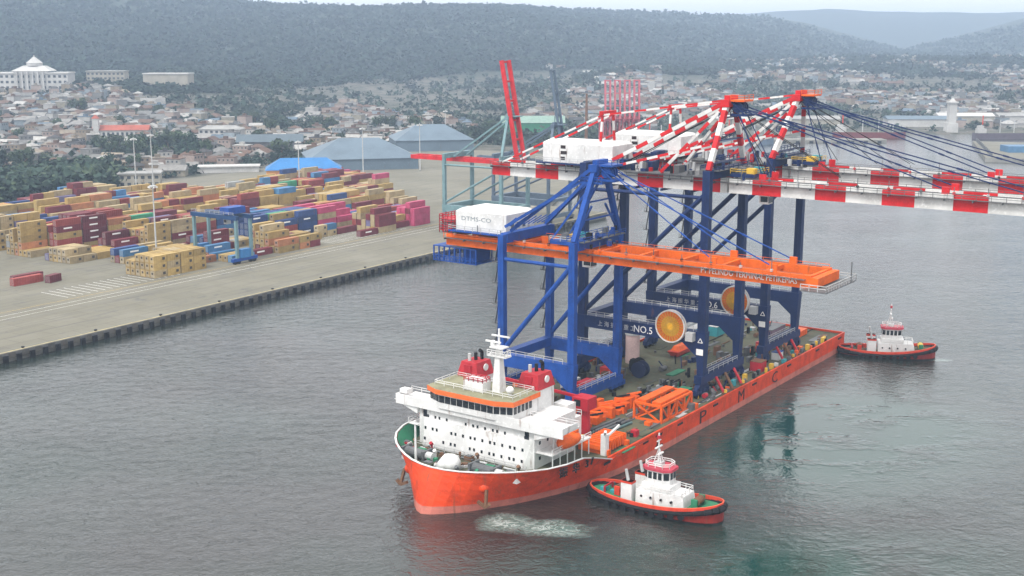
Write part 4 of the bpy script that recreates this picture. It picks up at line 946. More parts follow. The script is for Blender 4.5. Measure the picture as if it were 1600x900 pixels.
def hullband(zs, mat):
    mb = MB(); rs_ = [ring(z) for z in zs]; n = len(rs_[0]); vs = [(s_, t_, z) for z, r in zip(zs, rs_) for s_, t_ in r]; fs = []
    for j in range(len(zs) - 1):
        for i in range(n): a = j * n + i; b_ = j * n + (i + 1) % n; fs.append((a, b_, b_ + n, a + n))
    mb.raw(vs, fs, mat); return mb
SHIPT.part('antifouling', hullband([-3, -1.2, 0, .8, 1.5], ANTIF), smooth=False)
mb = hullband([1.5, 2.6, 3.6, 4.7], ORANGE)
HULL = SHIPT.part('hull', mb)
mb = MB()          # raised forecastle bulwark: from the bow aft to s = 36, both sides
zs = [4.7, 6.2, 7.4, 8.4]; Ls = [lev(z)[:12] for z in zs]
def topz(s_, z): return z if s_ < 26 else 4.7 + (z - 4.7) * max(0.06, 1 - (s_ - 26) / 10.)
for sg in (1, -1):
    vs = []; 
    for z, L in zip(zs, Ls): vs += [(s_, sg * t_ + cs(s_), topz(s_, z)) for s_, t_ in L]
    n = 12; fs = []
    for j in range(3):
        for i in range(n - 1): a = j * n + i; f_ = (a, a + 1, a + 1 + n, a + n); fs.append(f_ if sg > 0 else tuple(reversed(f_)))
    mb.raw(vs, fs, ORANGE)
    vin = [(s_ + (.35 if i % 12 < 6 else .1), cs(s_) + sg * max(0, abs(t_ - cs(s_)) - .35), z_ - .002) for i, (s_, t_, z_) in enumerate(vs)]
    mb.raw(vin, [tuple(reversed(f_)) for f_ in fs], GREENP)
SHIPT.part('bulwark', mb)
mb = MB()
for sg in (1, -1):
    L = [(s_, sg * t_ + cs(s_), topz(s_, 8.4)) for s_, t_ in Ls[3]]
    for a, b_ in zip(L[:-1], L[1:]): mb.beam((a[0], a[1], a[2] + .06), (b_[0], b_[1], b_[2] + .06), .4, .16, LGREY if abs(a[1]) > 22 else HOUSEW)
SHIPT.part('bulwark_cap', mb)
def inset(r, d): return [(s_ + (d if s_ < 30 else 0) - (d if s_ > 166 else 0), t_ - math.copysign(min(d, abs(t_ - cs(s_))), t_ - cs(s_))) for s_, t_ in r]
mb = MB(); r = inset(ring(4.7), .05); mb.raw([(s_, t_, 4.68) for s_, t_ in r], [tuple(range(len(r)))], DECKG); mb.f = [tuple(mb.f[0])]
SHIPT.part('main_deck', mb)
mb = MB(); h = [(s_ + .4, t_ - .4) for s_, t_ in lev(5.6)[:11]]; h = h + [(34, 22.0)]; poly = [(s_, max(t_, 0) + cs(s_)) for s_, t_ in h] + [(s_, -t_ + cs(s_)) for s_, t_ in reversed(h) if t_ > .01]
mb.raw([(s_, t_, 5.6) for s_, t_ in poly], [tuple(range(len(poly)))], DECKG); mb.box(33.9, 34.1, -22, 22, 4.69, 5.6, DECKG); SHIPT.part('forecastle_deck', mb)
mb = MB()          # gunwale lip
for sg in (1, -1): mb.box(36, 170.3, sg * 22.35, sg * 21.9, 4.69, 5.25, ORANGE)
mb.box(169.9, 170.35, -21.9, 21.9, 4.69, 5.25, ORANGE); SHIPT.part('gunwale', mb)
for ch, s_ in (('Z', 55.5), ('P', 76.5), ('M', 97.5), ('C', 118)): mb = MB(); mb.text(ch, 4.3, (s_, 22.42, 1.6), (1, 0, 0), (0, 0, 1), LETTER, .03, 3.4); SHIPT.part('hull_letter', mb)
mb = MB()
for ch, s_, w_ in (('振', 18.0, 2.0), ('华', 21.4, 2.0), ('3', 25.6, 1.3), ('7', 27.4, 1.3)):
    a = np.interp(s_, [q_[0] for q_ in TOP], [q_[1] for q_ in TOP]); b_ = np.interp(s_ + w_, [q_[0] for q_ in TOP], [q_[1] for q_ in TOP])
    mb.text(ch, 2.2, (s_, a + cs(s_) - .02, 6.2), (w_, b_ - a, 0), (0, .05, 1), LETTER, .16)
SHIPT.part('bow_name', mb)
for i, s_ in enumerate((34, 50, 66, 84, 106, 128, 148, 165)):
    mb = MB(); mb.box(s_, s_ + 2.4, 22.36, 22.52, 4.0, 4.5, LETTER); SHIPT.part('fairlead', mb)
for sg in (1, -1):     # hawse bolster and anchor
    mb = MB(); mb.sphere((7.9, sg * 9.2 + 1.8, 4.9), 1.25, ORANGE, 12, 8, .9); b_ = SHIPT.part('hawse_bolster', mb, HULL, True)
    mb = MB(); p = (6.6, sg * 10.3 + 1.8); mb.beam((p[0] + .8, p[1], 4.8), (p[0], p[1] + sg * .4, 1.9), .5, .5, BROWN); mb.beam((p[0] - .3, p[1] - 1.3, 2.5), (p[0] - .1, p[1] + sg * .4, 1.6), .5, .6, BROWN); mb.beam((p[0] - .3, p[1] + 1.5, 2.5), (p[0] - .1, p[1] + sg * .4, 1.6), .5, .6, BROWN); SHIPT.part('anchor', mb, HULL)
# superstructure
DK = SHIPT
mb = MB(); mb.box(20, 35, -15, 14.6, 5.6, 14.3, HOUSEW); mb.hexa([(18.6, -13, 5.6), (20.02, -14.5, 5.6), (20.02, 14.2, 5.6), (18.6, 12.6, 5.6), (19.3, -13, 11.6), (20.02, -14.5, 11.6), (20.02, 14.2, 11.6), (19.3, 12.6, 11.6)], HOUSEW)
HS = DK.part('deckhouse', mb)
wr = random.Random(4)
for z in (7.0, 9.3, 11.6):
    for k in range(11):
        if wr.random() < .12: continue
        for d_ in ((-.55, .55) if k % 2 else (0,)):
            t_ = -12.6 + k * 2.5 + d_; f_ = 20 - (.0 if z > 11 else (1.4 - .7 * (z - 5.6) / 6.0)); mb = MB(); mb.box(f_ - .07, f_ + .0 + .02, t_ - .23, t_ + .23, z, z + .62, GLASS); DK.part('window', mb, HS)
for t_ in (-13.9, 12.3): mb = MB(); mb.box(19.93, 20.02, t_, t_ + 1.0, 11.0, 13.2, GLASS); DK.part('door', mb, HS)
for z in (7.2, 10.4):
    for k in range(5): mb = MB(); mb.box(21.6 + k * 2.8, 22.2 + k * 2.8, 14.58, 14.66, z, z + .7, GLASS); DK.part('window', mb, HS)
mb = MB(); mb.box(19.2, 25.4, -20.6, 21.8, 14.3, 14.6, HOUSEW)      # bridge wings with solid front dodgers
mb.box(19.0, 19.25, -20.7, 21.9, 13.6, 15.7, HOUSEW); mb.box(19.25, 24.5, -20.7, -20.5, 14.6, 15.7, HOUSEW); mb.box(19.25, 24.5, 21.7, 21.9, 14.6, 15.7, HOUSEW)
for sg in (-1, 1): mb.hexa([(19.3, sg * 15, 12.2), (23, sg * 15, 12.2), (23, sg * 15.3, 12.2), (19.3, sg * 15.3, 12.2), (19.3, sg * 15, 14.28), (23, sg * 15, 14.28), (23, sg * 21.4, 14.28), (19.3, sg * 21.4, 14.28)], HOUSEW)
mb.rail([(25.3, -21.6, 14.6), (25.3, -13, 14.6)], HOUSEW, 1.1, .06); mb.rail([(25.3, 21.7, 14.6), (25.3, 10, 14.6)], HOUSEW, 1.1, .06); mb.box(20, 21.6, -20.4, -18.4, 15.7, 16.6, HOUSEW)
DK.part('bridge_wing', mb, HS)
whp = [(18.7, -8.6), (20.3, -12.2), (29, -12.2), (29, 9.2), (20.3, 9.2), (18.7, 5.4)]
mb = MB(); mb.ngon_prism(whp, 14.62, 18.0, HOUSEW); WH = DK.part('wheelhouse', mb)
mb = MB(); mb.ngon_prism([(s_ - .5 if s_ < 25 else s_ + .4, t_ + (.45 if t_ > 0 else -.45)) for s_, t_ in whp], 17.7, 18.75, paint('fascia_orange', (.78, .16, .04), .5, .15), ROOFG); DK.part('wheelhouse_roof', mb, WH)
def panes(p, q_, n, z0, z1, gap=.22, par=None):
    p = Vector((*p, 0)); q_ = Vector((*q_, 0)); d_ = (q_ - p); L = d_.length; d_.normalize(); nn = Vector((-d_.y, d_.x, 0))
    if nn.x > 0 and abs(nn.x) > .3: nn = -nn
    for k in range(n):
        a = p + d_ * (L * k / n + gap / 2); b_ = p + d_ * (L * (k + 1) / n - gap / 2); mb = MB()
        c = (a + b_) / 2 + nn * .03; mb.beam((a.x + nn.x * .03, a.y + nn.y * .03, (z0 + z1) / 2), (b_.x + nn.x * .03, b_.y + nn.y * .03, (z0 + z1) / 2), .1, z1 - z0, GLASS); DK.part('window', mb, par)
panes((20.3, -12.2), (18.7, -8.6), 3, 15.95, 17.4, .22, WH); panes((18.7, -8.6), (18.7, 5.4), 9, 15.95, 17.4, .16, WH); panes((18.7, 5.4), (20.3, 9.2), 3, 15.95, 17.4, .22, WH); panes((20.3, 9.25), (27, 9.25), 5, 15.95, 17.4, .5, WH)
mb = MB(); mb.rail([(21, -11.5, 18.75), (21, 8.6, 18.75), (28.6, 8.6, 18.75), (28.6, -11.5, 18.75), (21, -11.5, 18.75)], HOUSEW, 1.0, .06); DK.part('handrail', mb, WH)
mb = MB(); mb.box(21.6, 24.4, -4.4, .6, 18.76, 20.7, HOUSEW); mb.box(21.9, 24.1, -4, .2, 20.7, 21.2, HOUSEW); mb.rail([(21.7, -4.3, 20.7), (21.7, .5, 20.7), (24.3, .5, 20.7), (24.3, -4.3, 20.7)], CRIM, .9, .08, 1); DK.part('monkey_island', mb, WH)
mb = MB(); mb.taper((24.6, 2.6, 18.76), (2.4, 2.0), (24.6, 2.6, 28), (1.0, 1.0), HOUSEW); mb.box(23.6, 25.6, .2, 5.0, 26.2, 26.6, HOUSEW); mb.box(23.4, 25.8, 1.0, 4.2, 28, 28.3, HOUSEW); mb.tube((24.6, 2.6, 28.3), (24.6, 2.6, 32), .22, HOUSEW, 6); mb.box(24.2, 24.5, -.6, 3.2, 29, 29.35, HOUSEW); mb.box(24.3, 24.6, .9, 5.4, 30.4, 30.7, HOUSEW)
mb.tube((24.6, 1, 28.3), (24.6, 1, 29.3), .5, HOUSEW, 8); mb.rail([(23.5, .4, 26.6), (23.5, 4.8, 26.6), (25.5, 4.8, 26.6)], HOUSEW, 1, .08, 1); mb.tube((24.4, .6, 26.8), (24.4, .6, 29.6), .08, GREY, 4); mb.box(23.9, 25.3, 1.9, 3.3, 18.76, 20.5, GREY); DK.part('radar_mast', mb, WH)
mb = MB(); mb.sphere((23.4, 6.2, 19.9), .85, HOUSEW); mb.tube((23.4, 6.2, 18.76), (23.4, 6.2, 19.3), .35, HOUSEW, 8); DK.part('radome', mb, WH, True)
FUNR = paint('funnel_red', (.40, .022, .030), .5, .35, .3, .4)
for t0, t1 in ((-12.3, -7.2), (3.6, 8.7)):
    tm = (t0 + t1) / 2; mb = MB(); mb.box(30, 35.8, t0, t1, 5.6, 18.6, HOUSEW)
    mb.hexa([(29.8, t0 - .2, 18.6), (36, t0 - .2, 18.6), (36, t1 + .2, 18.6), (29.8, t1 + .2, 18.6), (30.5, t0 + .5, 21.7), (35.4, t0 + .5, 21.7), (35.4, t1 - .5, 21.7), (30.5, t1 - .5, 21.7)], FUNR); FN = DK.part('funnel', mb, None)
    mb = MB(); [mb.tube((31.8 + k * 1.3, tm - .8 + k * .7, 21.7), (31.8 + k * 1.3, tm - .8 + k * .7, 23.3), .38, BLACK if k else LGREY, 8) for k in range(3)]; mb.tube((31.8 + 2.6, tm + .6, 23.3), (33.6, tm + .6, 23.9), .38, BLACK, 8); DK.part('exhaust_pipe', mb, FN)
    mb = MB(); mb.tube((33, t1 + .02, 20.5), (33, t1 + .26, 20.5), .75, HOUSEW, 14); DK.part('funnel_disc', mb, FN); mb = MB(); mb.box(29.86, 30.2, tm - .9, tm + .9, 19.6, 21.2, CRIM); DK.part('funnel_mark', mb, FN)
mb = MB(); mb.box(35, 40, -13.6, 13, 5.6, 11.6, HOUSEW); mb.rail([(40, -13.6, 11.6), (40, 13, 11.6)], HOUSEW, 1.1, .07); mb.box(36.4, 39.6, 8.2, 11.8, 11.6, 14.4, HOUSEW)
for k in range(8): mb.box(36 + wr.uniform(0, 3), 36.8 + wr.uniform(0, 3), -12 + k * 3, -11 + k * 3, 11.6, 12.2 + wr.random(), wr.choice([GREY, LGREY, CRIM, BLACK]))
DK.part('aft_house', mb)
mb = MB(); mb.box(20.5, 35, 14.6, 18.6, 9.0, 9.2, HOUSEW); mb.rail([(20.5, 18.5, 9.2), (35, 18.5, 9.2)], HOUSEW, 1.1, .07)
for k in range(6): mb.tube((21 + k * 2.7, 18.3, 5.6), (21 + k * 2.7, 18.3, 9), .13, HOUSEW, 6)
DK.part('boat_deck', mb); mb = MB(); mb.box(20.5, 35, -18.6, -15, 9.0, 9.2, HOUSEW); mb.rail([(20.5, -18.5, 9.2), (35, -18.5, 9.2)], HOUSEW, 1.1, .07); DK.part('boat_deck', mb)
for sg, nm in ((1, ''), (-1, '')):
    mb = MB(); c = (27.5, sg * 17.9, 10.4); V = []; F = []; n = 12
    for j in range(9):
        u = j / 8; rr = 1.45 * (1 - abs(2 * u - 1) ** 3) ** .5 + .05
        for i in range(n): a = 2 * math.pi * i / n; V.append((c[0] - 3.9 + 7.8 * u, c[1] + rr * math.cos(a), c[2] + rr * math.sin(a) * (.95)))
    for j in range(8):
        for i in range(n): F.append((j * n + i, j * n + (i + 1) % n, (j + 1) * n + (i + 1) % n, (j + 1) * n + i))
    F.append(tuple(reversed(range(n)))); F.append(tuple(range(8 * n, 9 * n))); mb.raw(V, F, CARGOOR if sg > 0 else TUGR); mb.box(c[0] + 1.6, c[0] + 2.8, c[1] - .6, c[1] + .6, c[2] + 1.1, c[2] + 1.9, CARGOOR)
    T = Thing(SHIP, 'lifeboat', (27.5, sg * 17.9, 8.9), 'orange enclosed lifeboat hanging on the %s side of the white deckhouse' % ('tug-facing starboard' if sg > 0 else 'far port'), 'lifeboat', 'lifeboats of the orange ship'); T.part('hull', mb, smooth=True)
    for s_ in (24.6, 30.4):
        mb = MB(); mb.beam((s_, sg * 16.2, 9.2), (s_, sg * 16.4, 12.6), .3, .4, HOUSEW); mb.beam((s_, sg * 16.4, 12.6), (s_, sg * 18.3, 12.9), .3, .3, HOUSEW); mb.beam((s_, sg * 17.9, 12.8), (s_, sg * 17.9, 11.7), .08, .08, GREY); DK.part('davit', mb)
# foredeck gear
mb = MB(); mb.tube((8.6, -6.6, 5.6), (8.6, -6.6, 15), .28, HOUSEW, 8, .18); mb.box(8.3, 8.9, -7.4, -5.8, 14.2, 14.4, HOUSEW); DK.part('foremast', mb)
mb = MB(); mb.tube((9.4, -1.6, 5.7), (9.4, 1.4, 7.6), .8, HOUSEW, 12, 1.9); mb.sphere((9.4, 1.9, 7.5), 1.9, HOUSEW, 14, 10); mb.tube((9.4, -3.6, 6), (9.4, -1.4, 6.4), .5, HOUSEW, 8); DK.part('gas_vent', mb, None, True)
for t_, lab in ((-9, 'port'), (8.4, 'starboard')):
    mb = MB(); mb.tube((11.5, t_ - 2.4, 6.9), (11.5, t_ + 2.4, 6.9), 1.0, GREY, 14); mb.box(10.2, 13.4, t_ - 3, t_ - 2.5, 5.6, 7.9, GREY); mb.box(10.2, 13.4, t_ + 2.5, t_ + 3, 5.6, 7.9, GREY); mb.box(12.2, 14, t_ - 1, t_ + 1, 5.6, 7.2, GREENP); mb.tube((11.5, t_ + 3, 6.9), (11.5, t_ + 4.6, 6.9), .8, ROPE, 12); DK.part('anchor_windlass', mb)
fr_ = random.Random(9)
for k in range(52):
    s_ = fr_.uniform(6.2, 18); t_ = fr_.uniform(-17, 18); lim = np.interp(s_, [5, 8, 12, 18], [5, 10.5, 15.5, 19.5])
    if abs(t_) > lim or (abs(t_ - .5) < 3.4 and s_ < 12): continue
    kind = fr_.random(); mb = MB(); w_ = fr_.uniform(.5, 1.2); mat = fr_.choice([GREENP, GREY, BROWN, BROWN, LGREY, DECKG, WHITE, CRIM, CARGOOR if k % 9 == 0 else GREY])
    if kind < .3: mb.tube((s_, t_, 5.6), (s_, t_, 6.7), w_ * .45, mat, 10); nm = 'bollard'
    elif kind < .55: mb.tube((s_, t_, 5.62), (s_, t_, 6.1), w_ * .9, ROPE if k % 2 else BROWN, 12); mb.tube((s_, t_, 6.1), (s_, t_, 6.4), w_ * .6, BROWN, 12); nm = 'rope_coil'
    elif kind < .8: mb.box(s_ - w_ * .7, s_ + w_ * .7, t_ - w_, t_ + w_, 5.6, 5.6 + w_, mat); mb.box(s_ - w_ * .5, s_ + w_ * .5, t_ - w_ * .7, t_ + w_ * .7, 5.6 + w_, 5.8 + w_, GREY); nm = 'deck_locker'
    else: mb.tube((s_, t_, 5.6), (s_, t_, 7.2), .22, mat, 8); mb.tube((s_, t_, 7.2), (s_ - .4, t_, 7.7), .4, mat, 8); nm = 'ventilator'
    DK.part(nm, mb)
mb = MB()
for k in range(7): mb.tube((16.6, -12 + k * 3.6, 6.0), (16.6, -9 + k * 3.6, 6.0), .22, GREY if k % 2 else LGREY, 6)
mb.rail([(18, -14.5, 5.6), (18, 14, 5.6)], LGREY, 1.1, .06); DK.part('deck_pipes', mb)

# plates, manholes, pipe runs and lashing pots fixed to the main deck
dr = random.Random(31)
for k in range(190):
    s_ = dr.uniform(37, 165); t_ = dr.choice([dr.uniform(-20, 20), dr.uniform(9, 21)]); mb = MB(); q_ = dr.random()
    if q_ < .35: L_ = dr.uniform(2, 9); mb.box(s_, s_ + L_, t_, t_ + dr.uniform(.3, 2.2), 4.69, 4.72 + dr.uniform(0, .25), dr.choice([BROWN, GREY, GREENP, DECKG, LGREY, YARDG])); nm = 'deck_plate'
    elif q_ < .6: mb.tube((s_, t_, 4.9), (s_ + dr.uniform(3, 12), t_, 4.9), .13, dr.choice([GREY, BROWN, LGREY, BLACK]), 6); nm = 'deck_pipe'
    elif q_ < .8: mb.tube((s_, t_, 4.69), (s_, t_, 5.3), .35, dr.choice([GREY, BLACK, YEL, BROWN]), 8); nm = 'mooring_post'
    else: w_ = dr.uniform(.5, 1.6); mb.box(s_, s_ + w_, t_, t_ + w_, 4.69, 4.69 + dr.uniform(.5, 1.8), dr.choice([GREY, BROWN, CRIM, CARGOOR, LGREY, TEAL, BLACK])); nm = 'tool_box'
    SHIPT.part(nm, mb)
# ---- deck cargo and machinery: things standing on the ship's deck
def cargo(name, label, cat, org, group=None): return Thing(SHIP, name, org, label, cat, group)
Z0 = 4.69
def lattice(mb, s0, s1, t0, t1, z0, z1, mat, n=3, r=.35):
    for t_ in (t0, t1):
        for z in (z0 + r / 2, z1): mb.beam((s0, t_, z), (s1, t_, z), r, r, mat)
        for k in range(n + 1): s_ = s0 + (s1 - s0) * k / n; mb.beam((s_, t_, z0), (s_, t_, z1), r, r, mat)
        for k in range(n): a, b_ = s0 + (s1 - s0) * k / n, s0 + (s1 - s0) * (k + 1) / n; mb.beam((a, t_, z0 if k % 2 else z1), (b_, t_, z1 if k % 2 else z0), r * .7, r * .7, mat)
    for s_ in (s0, s1):
        for z in (z0 + r / 2, z1): mb.beam((s_, t0, z), (s_, t1, z), r, r, mat)
        mb.beam((s_, t0, z0), (s_, t1, z1), r * .7, r * .7, mat); mb.beam((s_, t0, z1), (s_, t1, z0), r * .7, r * .7, mat)
T = cargo('lifting_frame', 'large orange lattice box frame on deck near the starboard edge', 'steel frame', (70, 16, Z0)); mb = MB(); lattice(mb, 63.5, 78, 12.5, 19.5, Z0, 8.6, CARGOOR, 4, .5); T.part('frame', mb); mb = MB(); mb.box(64, 77.5, 13, 15.2, 8.75, 9.3, CARGOOR); mb.box(64, 77.5, 16.8, 19, 8.75, 9.3, CARGOOR); T.part('top_panel', mb)
T = cargo('container_spreader', 'orange ribbed container spreader lying nearest the deckhouse, low on deck', 'spreader', (42, 16.5, Z0)); mb = MB()
mb.box(37.5, 47, 15.6, 19.4, 5.6, 6.6, CARGOOR)
for k in range(9): mb.box(37.8 + k * 1.05, 38.3 + k * 1.05, 14.6, 20.2, 5.0, 7.2, CARGOOR)
T.part('body', mb)
for s_ in (38.4, 46.2): mb = MB(); mb.box(s_ - .5, s_ + .5, 13.6, 21, Z0, 5.8, CARGOOR); T.part('end_beam', mb)
T = cargo('trolley_frame', 'orange jumble of boom trolley parts lying beneath the blue crane sill', 'crane parts', (60, 5.5, Z0))
cr2 = random.Random(3)
for k in range(16):
    mb = MB(); s_ = 50 + k * 1.55; t_ = cr2.uniform(3.4, 8.0); h_ = cr2.uniform(.8, 2.6); mb.box(s_ - .7, s_ + .8, t_ - cr2.uniform(.8, 2), t_ + cr2.uniform(.8, 2), Z0, Z0 + h_, CARGOOR); mb.beam((s_, t_ - 1.5, Z0 + h_), (s_ + 1.4, t_ + 1.5, Z0 + h_ + .8), .4, .4, CARGOOR if k % 3 else BLACK); T.part('segment', mb)
T = cargo('pipe_bundle', 'bundle of long dark grey-green pipes between orange deck frames', 'pipes', (54, 12, Z0)); 
for k in range(7): mb = MB(); mb.tube((48.5, 9.4 + k * .62, 5.05 + .42 * (k % 2)), (59.5, 10.4 + k * .62, 5.05 + .42 * (k % 2)), .3, GREY if k % 2 else paint('sea_pipe', (.10, .17, .17), .5, .2), 8); T.part('pipe', mb)
T = cargo('deck_crane', 'crimson deck crane with folded jib behind the white deckhouse', 'deck crane', (47.5, 9, Z0))
mb = MB(); mb.tube((47.5, 9, Z0), (47.5, 9, 10.5), 1.5, CRIM, 12, 1.2); T.part('pedestal', mb); mb = MB(); mb.box(45.6, 49.4, 7, 11, 10.5, 13.2, CRIM); mb.box(45.5, 45.62, 7.6, 9.2, 11.4, 12.8, GLASS); T.part('crane_house', mb)
mb = MB()
for d_ in (-.8, .8): mb.beam((47.5, 9 + d_, 12.8), (45, -11 + d_, 14.6), .45, .6, CRIM)
for k in range(9): mb.beam((47.3 - k * .27, 8.2 - k * 2.2, 12.9 + k * .2), (47.3 - k * .27, 9.8 - k * 2.2, 12.9 + k * .2), .3, .3, CRIM)
T.part('jib', mb)
T = cargo('gangway_tower', 'small white davit tower at starboard gunwale behind the lifeboat', 'davit', (38, 20, Z0)); mb = MB(); mb.box(37.4, 38.8, 19.4, 20.6, Z0, 9.2, HOUSEW); T.part('post', mb); mb = MB(); mb.beam((38, 20, 9.2), (36, 21.4, 10.6), .5, .5, HOUSEW); mb.beam((38, 20, 8.2), (42, 21.2, 10.4), .4, .4, HOUSEW); T.part('arm', mb)
def boat(s_, t_, L, lab):
    T = cargo('work_boat', lab, 'boat', (s_, t_, Z0)); mb = MB(); w_ = L * .18; mb.hexa([(s_ - L * .4, t_ - w_ * .6, Z0 + .2), (s_ + L * .42, t_ - w_ * .6, Z0 + .2), (s_ + L * .42, t_ + w_ * .6, Z0 + .2), (s_ - L * .4, t_ + w_ * .6, Z0 + .2), (s_ - L * .5, t_ - w_, Z0 + 1.6), (s_ + L * .5, t_ - w_, Z0 + 1.6), (s_ + L * .5, t_ + w_, Z0 + 1.6), (s_ - L * .5, t_ + w_, Z0 + 1.6)], TUGR); T.part('hull', mb)
    mb = MB(); mb.taper((s_, t_, Z0 + 1.6), (L * .7, w_ * 1.6), (s_, t_, Z0 + 2.8), (L * .5, w_), CARGOOR); T.part('canopy', mb)
boat(121, -6, 9, 'orange-red covered boat on a cradle at mid deck under crane six')
def reel(s_, t_, r, mat, lab, w=2.2):
    T = cargo('cable_drum', lab, 'cable drum', (s_, t_, Z0), 'big drums on the deck'); mb = MB(); mb.tube((s_ - w / 2, t_, Z0 + r), (s_ + w / 2, t_, Z0 + r), r * .6, mat, 18); T.part('core', mb)
    for d_ in (-w / 2, w / 2): mb = MB(); mb.tube((s_ + d_ - .12, t_, Z0 + r), (s_ + d_ + .12, t_, Z0 + r), r, mat, 20); T.part('flange', mb)
reel(94.5, -3.5, 2.1, paint('drum_navy', (.02, .03, .08), .5, .2), 'dark navy cable drum on the open deck'); reel(97.5, -6, 2.0, BLACK, 'black cable drum behind the navy drum'); reel(112.5, -18, 3.2, CRIM, 'big crimson drum beyond the blue crane portal', 1.4)
T = cargo('storage_tank', 'pale pink upright storage tank left of the cable drums', 'tank', (107, -12, Z0)); mb = MB(); mb.tube((106, -12.5, Z0), (106, -12.5, 12.5), 1.9, PINK, 16); T.part('shell', mb); mb = MB(); mb.tube((106, -12.5, 12.5), (106, -12.5, 13.1), 2.1, LGREY, 16); mb.tube((106, -12.5, 13.1), (106, -12.5, 14), .5, PINK, 8); T.part('cap', mb)
def crate(nm, lab, cat, s_, t_, L, w_, h_, mat, top=None, group=None, z=Z0, rib=True):
    T = cargo(nm, lab, cat, (s_, t_, z), group); mb = MB(); mb.box(s_ - L / 2, s_ + L / 2, t_ - w_ / 2, t_ + w_ / 2, z, z + h_, mat)
    if rib:
        for k in range(int(L / 1.2) + 1): mb.box(s_ - L / 2 + k * 1.2 - .07, s_ - L / 2 + k * 1.2 + .07, t_ - w_ / 2 - .06, t_ + w_ / 2 + .06, z, z + h_, mat)
    T.part('body', mb); mb = MB(); mb.box(s_ - L / 2 - .1, s_ + L / 2 + .1, t_ - w_ / 2 - .1, t_ + w_ / 2 + .1, z + h_, z + h_ + .18, top or mat); T.part('lid', mb)
crate('workshop_container', 'pale blue container on the port side deck under crane six', 'container', 142, -12, 12, 2.6, 2.8, paint('deck_blue', (.10, .33, .50), .5, .2), LGREY, 'blue containers on deck'); crate('workshop_container', 'turquoise container behind the pale blue one on the ship deck', 'container', 151, -8, 12, 2.6, 2.8, TEAL, LGREY, 'blue containers on deck')
crate('workshop_container', 'white container beside the turquoise one on the ship deck', 'container', 146, -16, 8, 2.6, 2.8, HOUSEW, LGREY, 'blue containers on deck')
crate('machine_crate', 'red crate on deck under the blue crane', 'crate', 78, -9.5, 5, 2.4, 1.8, RED, CRIM); crate('machine_crate', 'red-orange crate right of the far blue leg', 'crate', 92, -11, 5, 3, 2.2, TUGR, RED); crate('machine_crate', 'orange crate between the two funnels and blue crane leg', 'crate', 66, -18, 8, 5, 3.6, CARGOOR, BROWN)
crate('generator_box', 'green power box at the foot of the near navy leg', 'generator', 84, 14.5, 3.4, 2.6, 2.4, GREENP, GREENP); crate('machine_crate', 'rusty brown crate on deck behind the orange lattice frame', 'crate', 82, 9, 5, 3, 1.8, BROWN, GREY)
crate('machine_crate', 'purple-grey long crate at the stern deck', 'crate', 160, 4, 10, 4, 1.6, paint('mauve', (.20, .13, .18), .6, .2), GREY); crate('machine_crate', 'orange crate by the stern rail on starboard side', 'crate', 161, 12, 6, 2.4, 1.5, CARGOOR, CARGOOR)
crate('machine_crate', 'flat crimson crate on starboard deck edge between navy legs', 'crate', 118, 18.5, 3.4, 3, 2.6, CRIM, BROWN); crate('machine_crate', 'blue-lidded white crate before the far navy sill beam', 'crate', 132, 17.8, 3, 2, 2, HOUSEW, BLUE)
T = cargo('steel_beams', 'stack of long pale steel beams lying at the stern deck', 'steel beams', (157, 13, Z0))
for k in range(5): mb = MB(); mb.box(150, 164, 9 + k * .8, 9.4 + k * .8, Z0, Z0 + .5 + .1 * k, LGREY if k % 2 else GREENP); T.part('beam', mb)
T = cargo('scrap_machinery', 'dark tangle of winches and hoses on the open mid deck', 'machinery', (76, 8, Z0)); mb = MB(); sr = random.Random(12)
for k in range(46):
    s_, t_ = sr.uniform(76, 92), sr.uniform(4, 10); w_ = sr.uniform(.3, 1); mb.box(s_, s_ + w_ * 1.6, t_, t_ + w_, Z0, Z0 + sr.uniform(.4, 2), sr.choice([GREY, BLACK, GREY, GREENP, LGREY]))
    if k % 4 == 0: mb.tube((s_, t_, Z0 + 1), (s_ + 2, t_ + 1, Z0 + 1.6), .18, BLACK, 6)
T.part('winches', mb)
T = cargo('scrap_machinery', 'dark drive machinery and grey gratings beneath the blue portal crane', 'machinery', (84, -10, Z0)); mb = MB()
for k in range(70):
    s_, t_ = sr.uniform(64, 104), sr.uniform(-20, -5); w_ = sr.uniform(.4, 1.4); mb = MB(); mb.box(s_, s_ + w_ * 1.6, t_, t_ + w_, Z0, Z0 + sr.uniform(.3, 2.4), sr.choice([GREY, BLACK, GREY, BROWN, LGREY, CARGOOR, NAVY])); T.part('drive_unit', mb)
mr = random.Random(77)
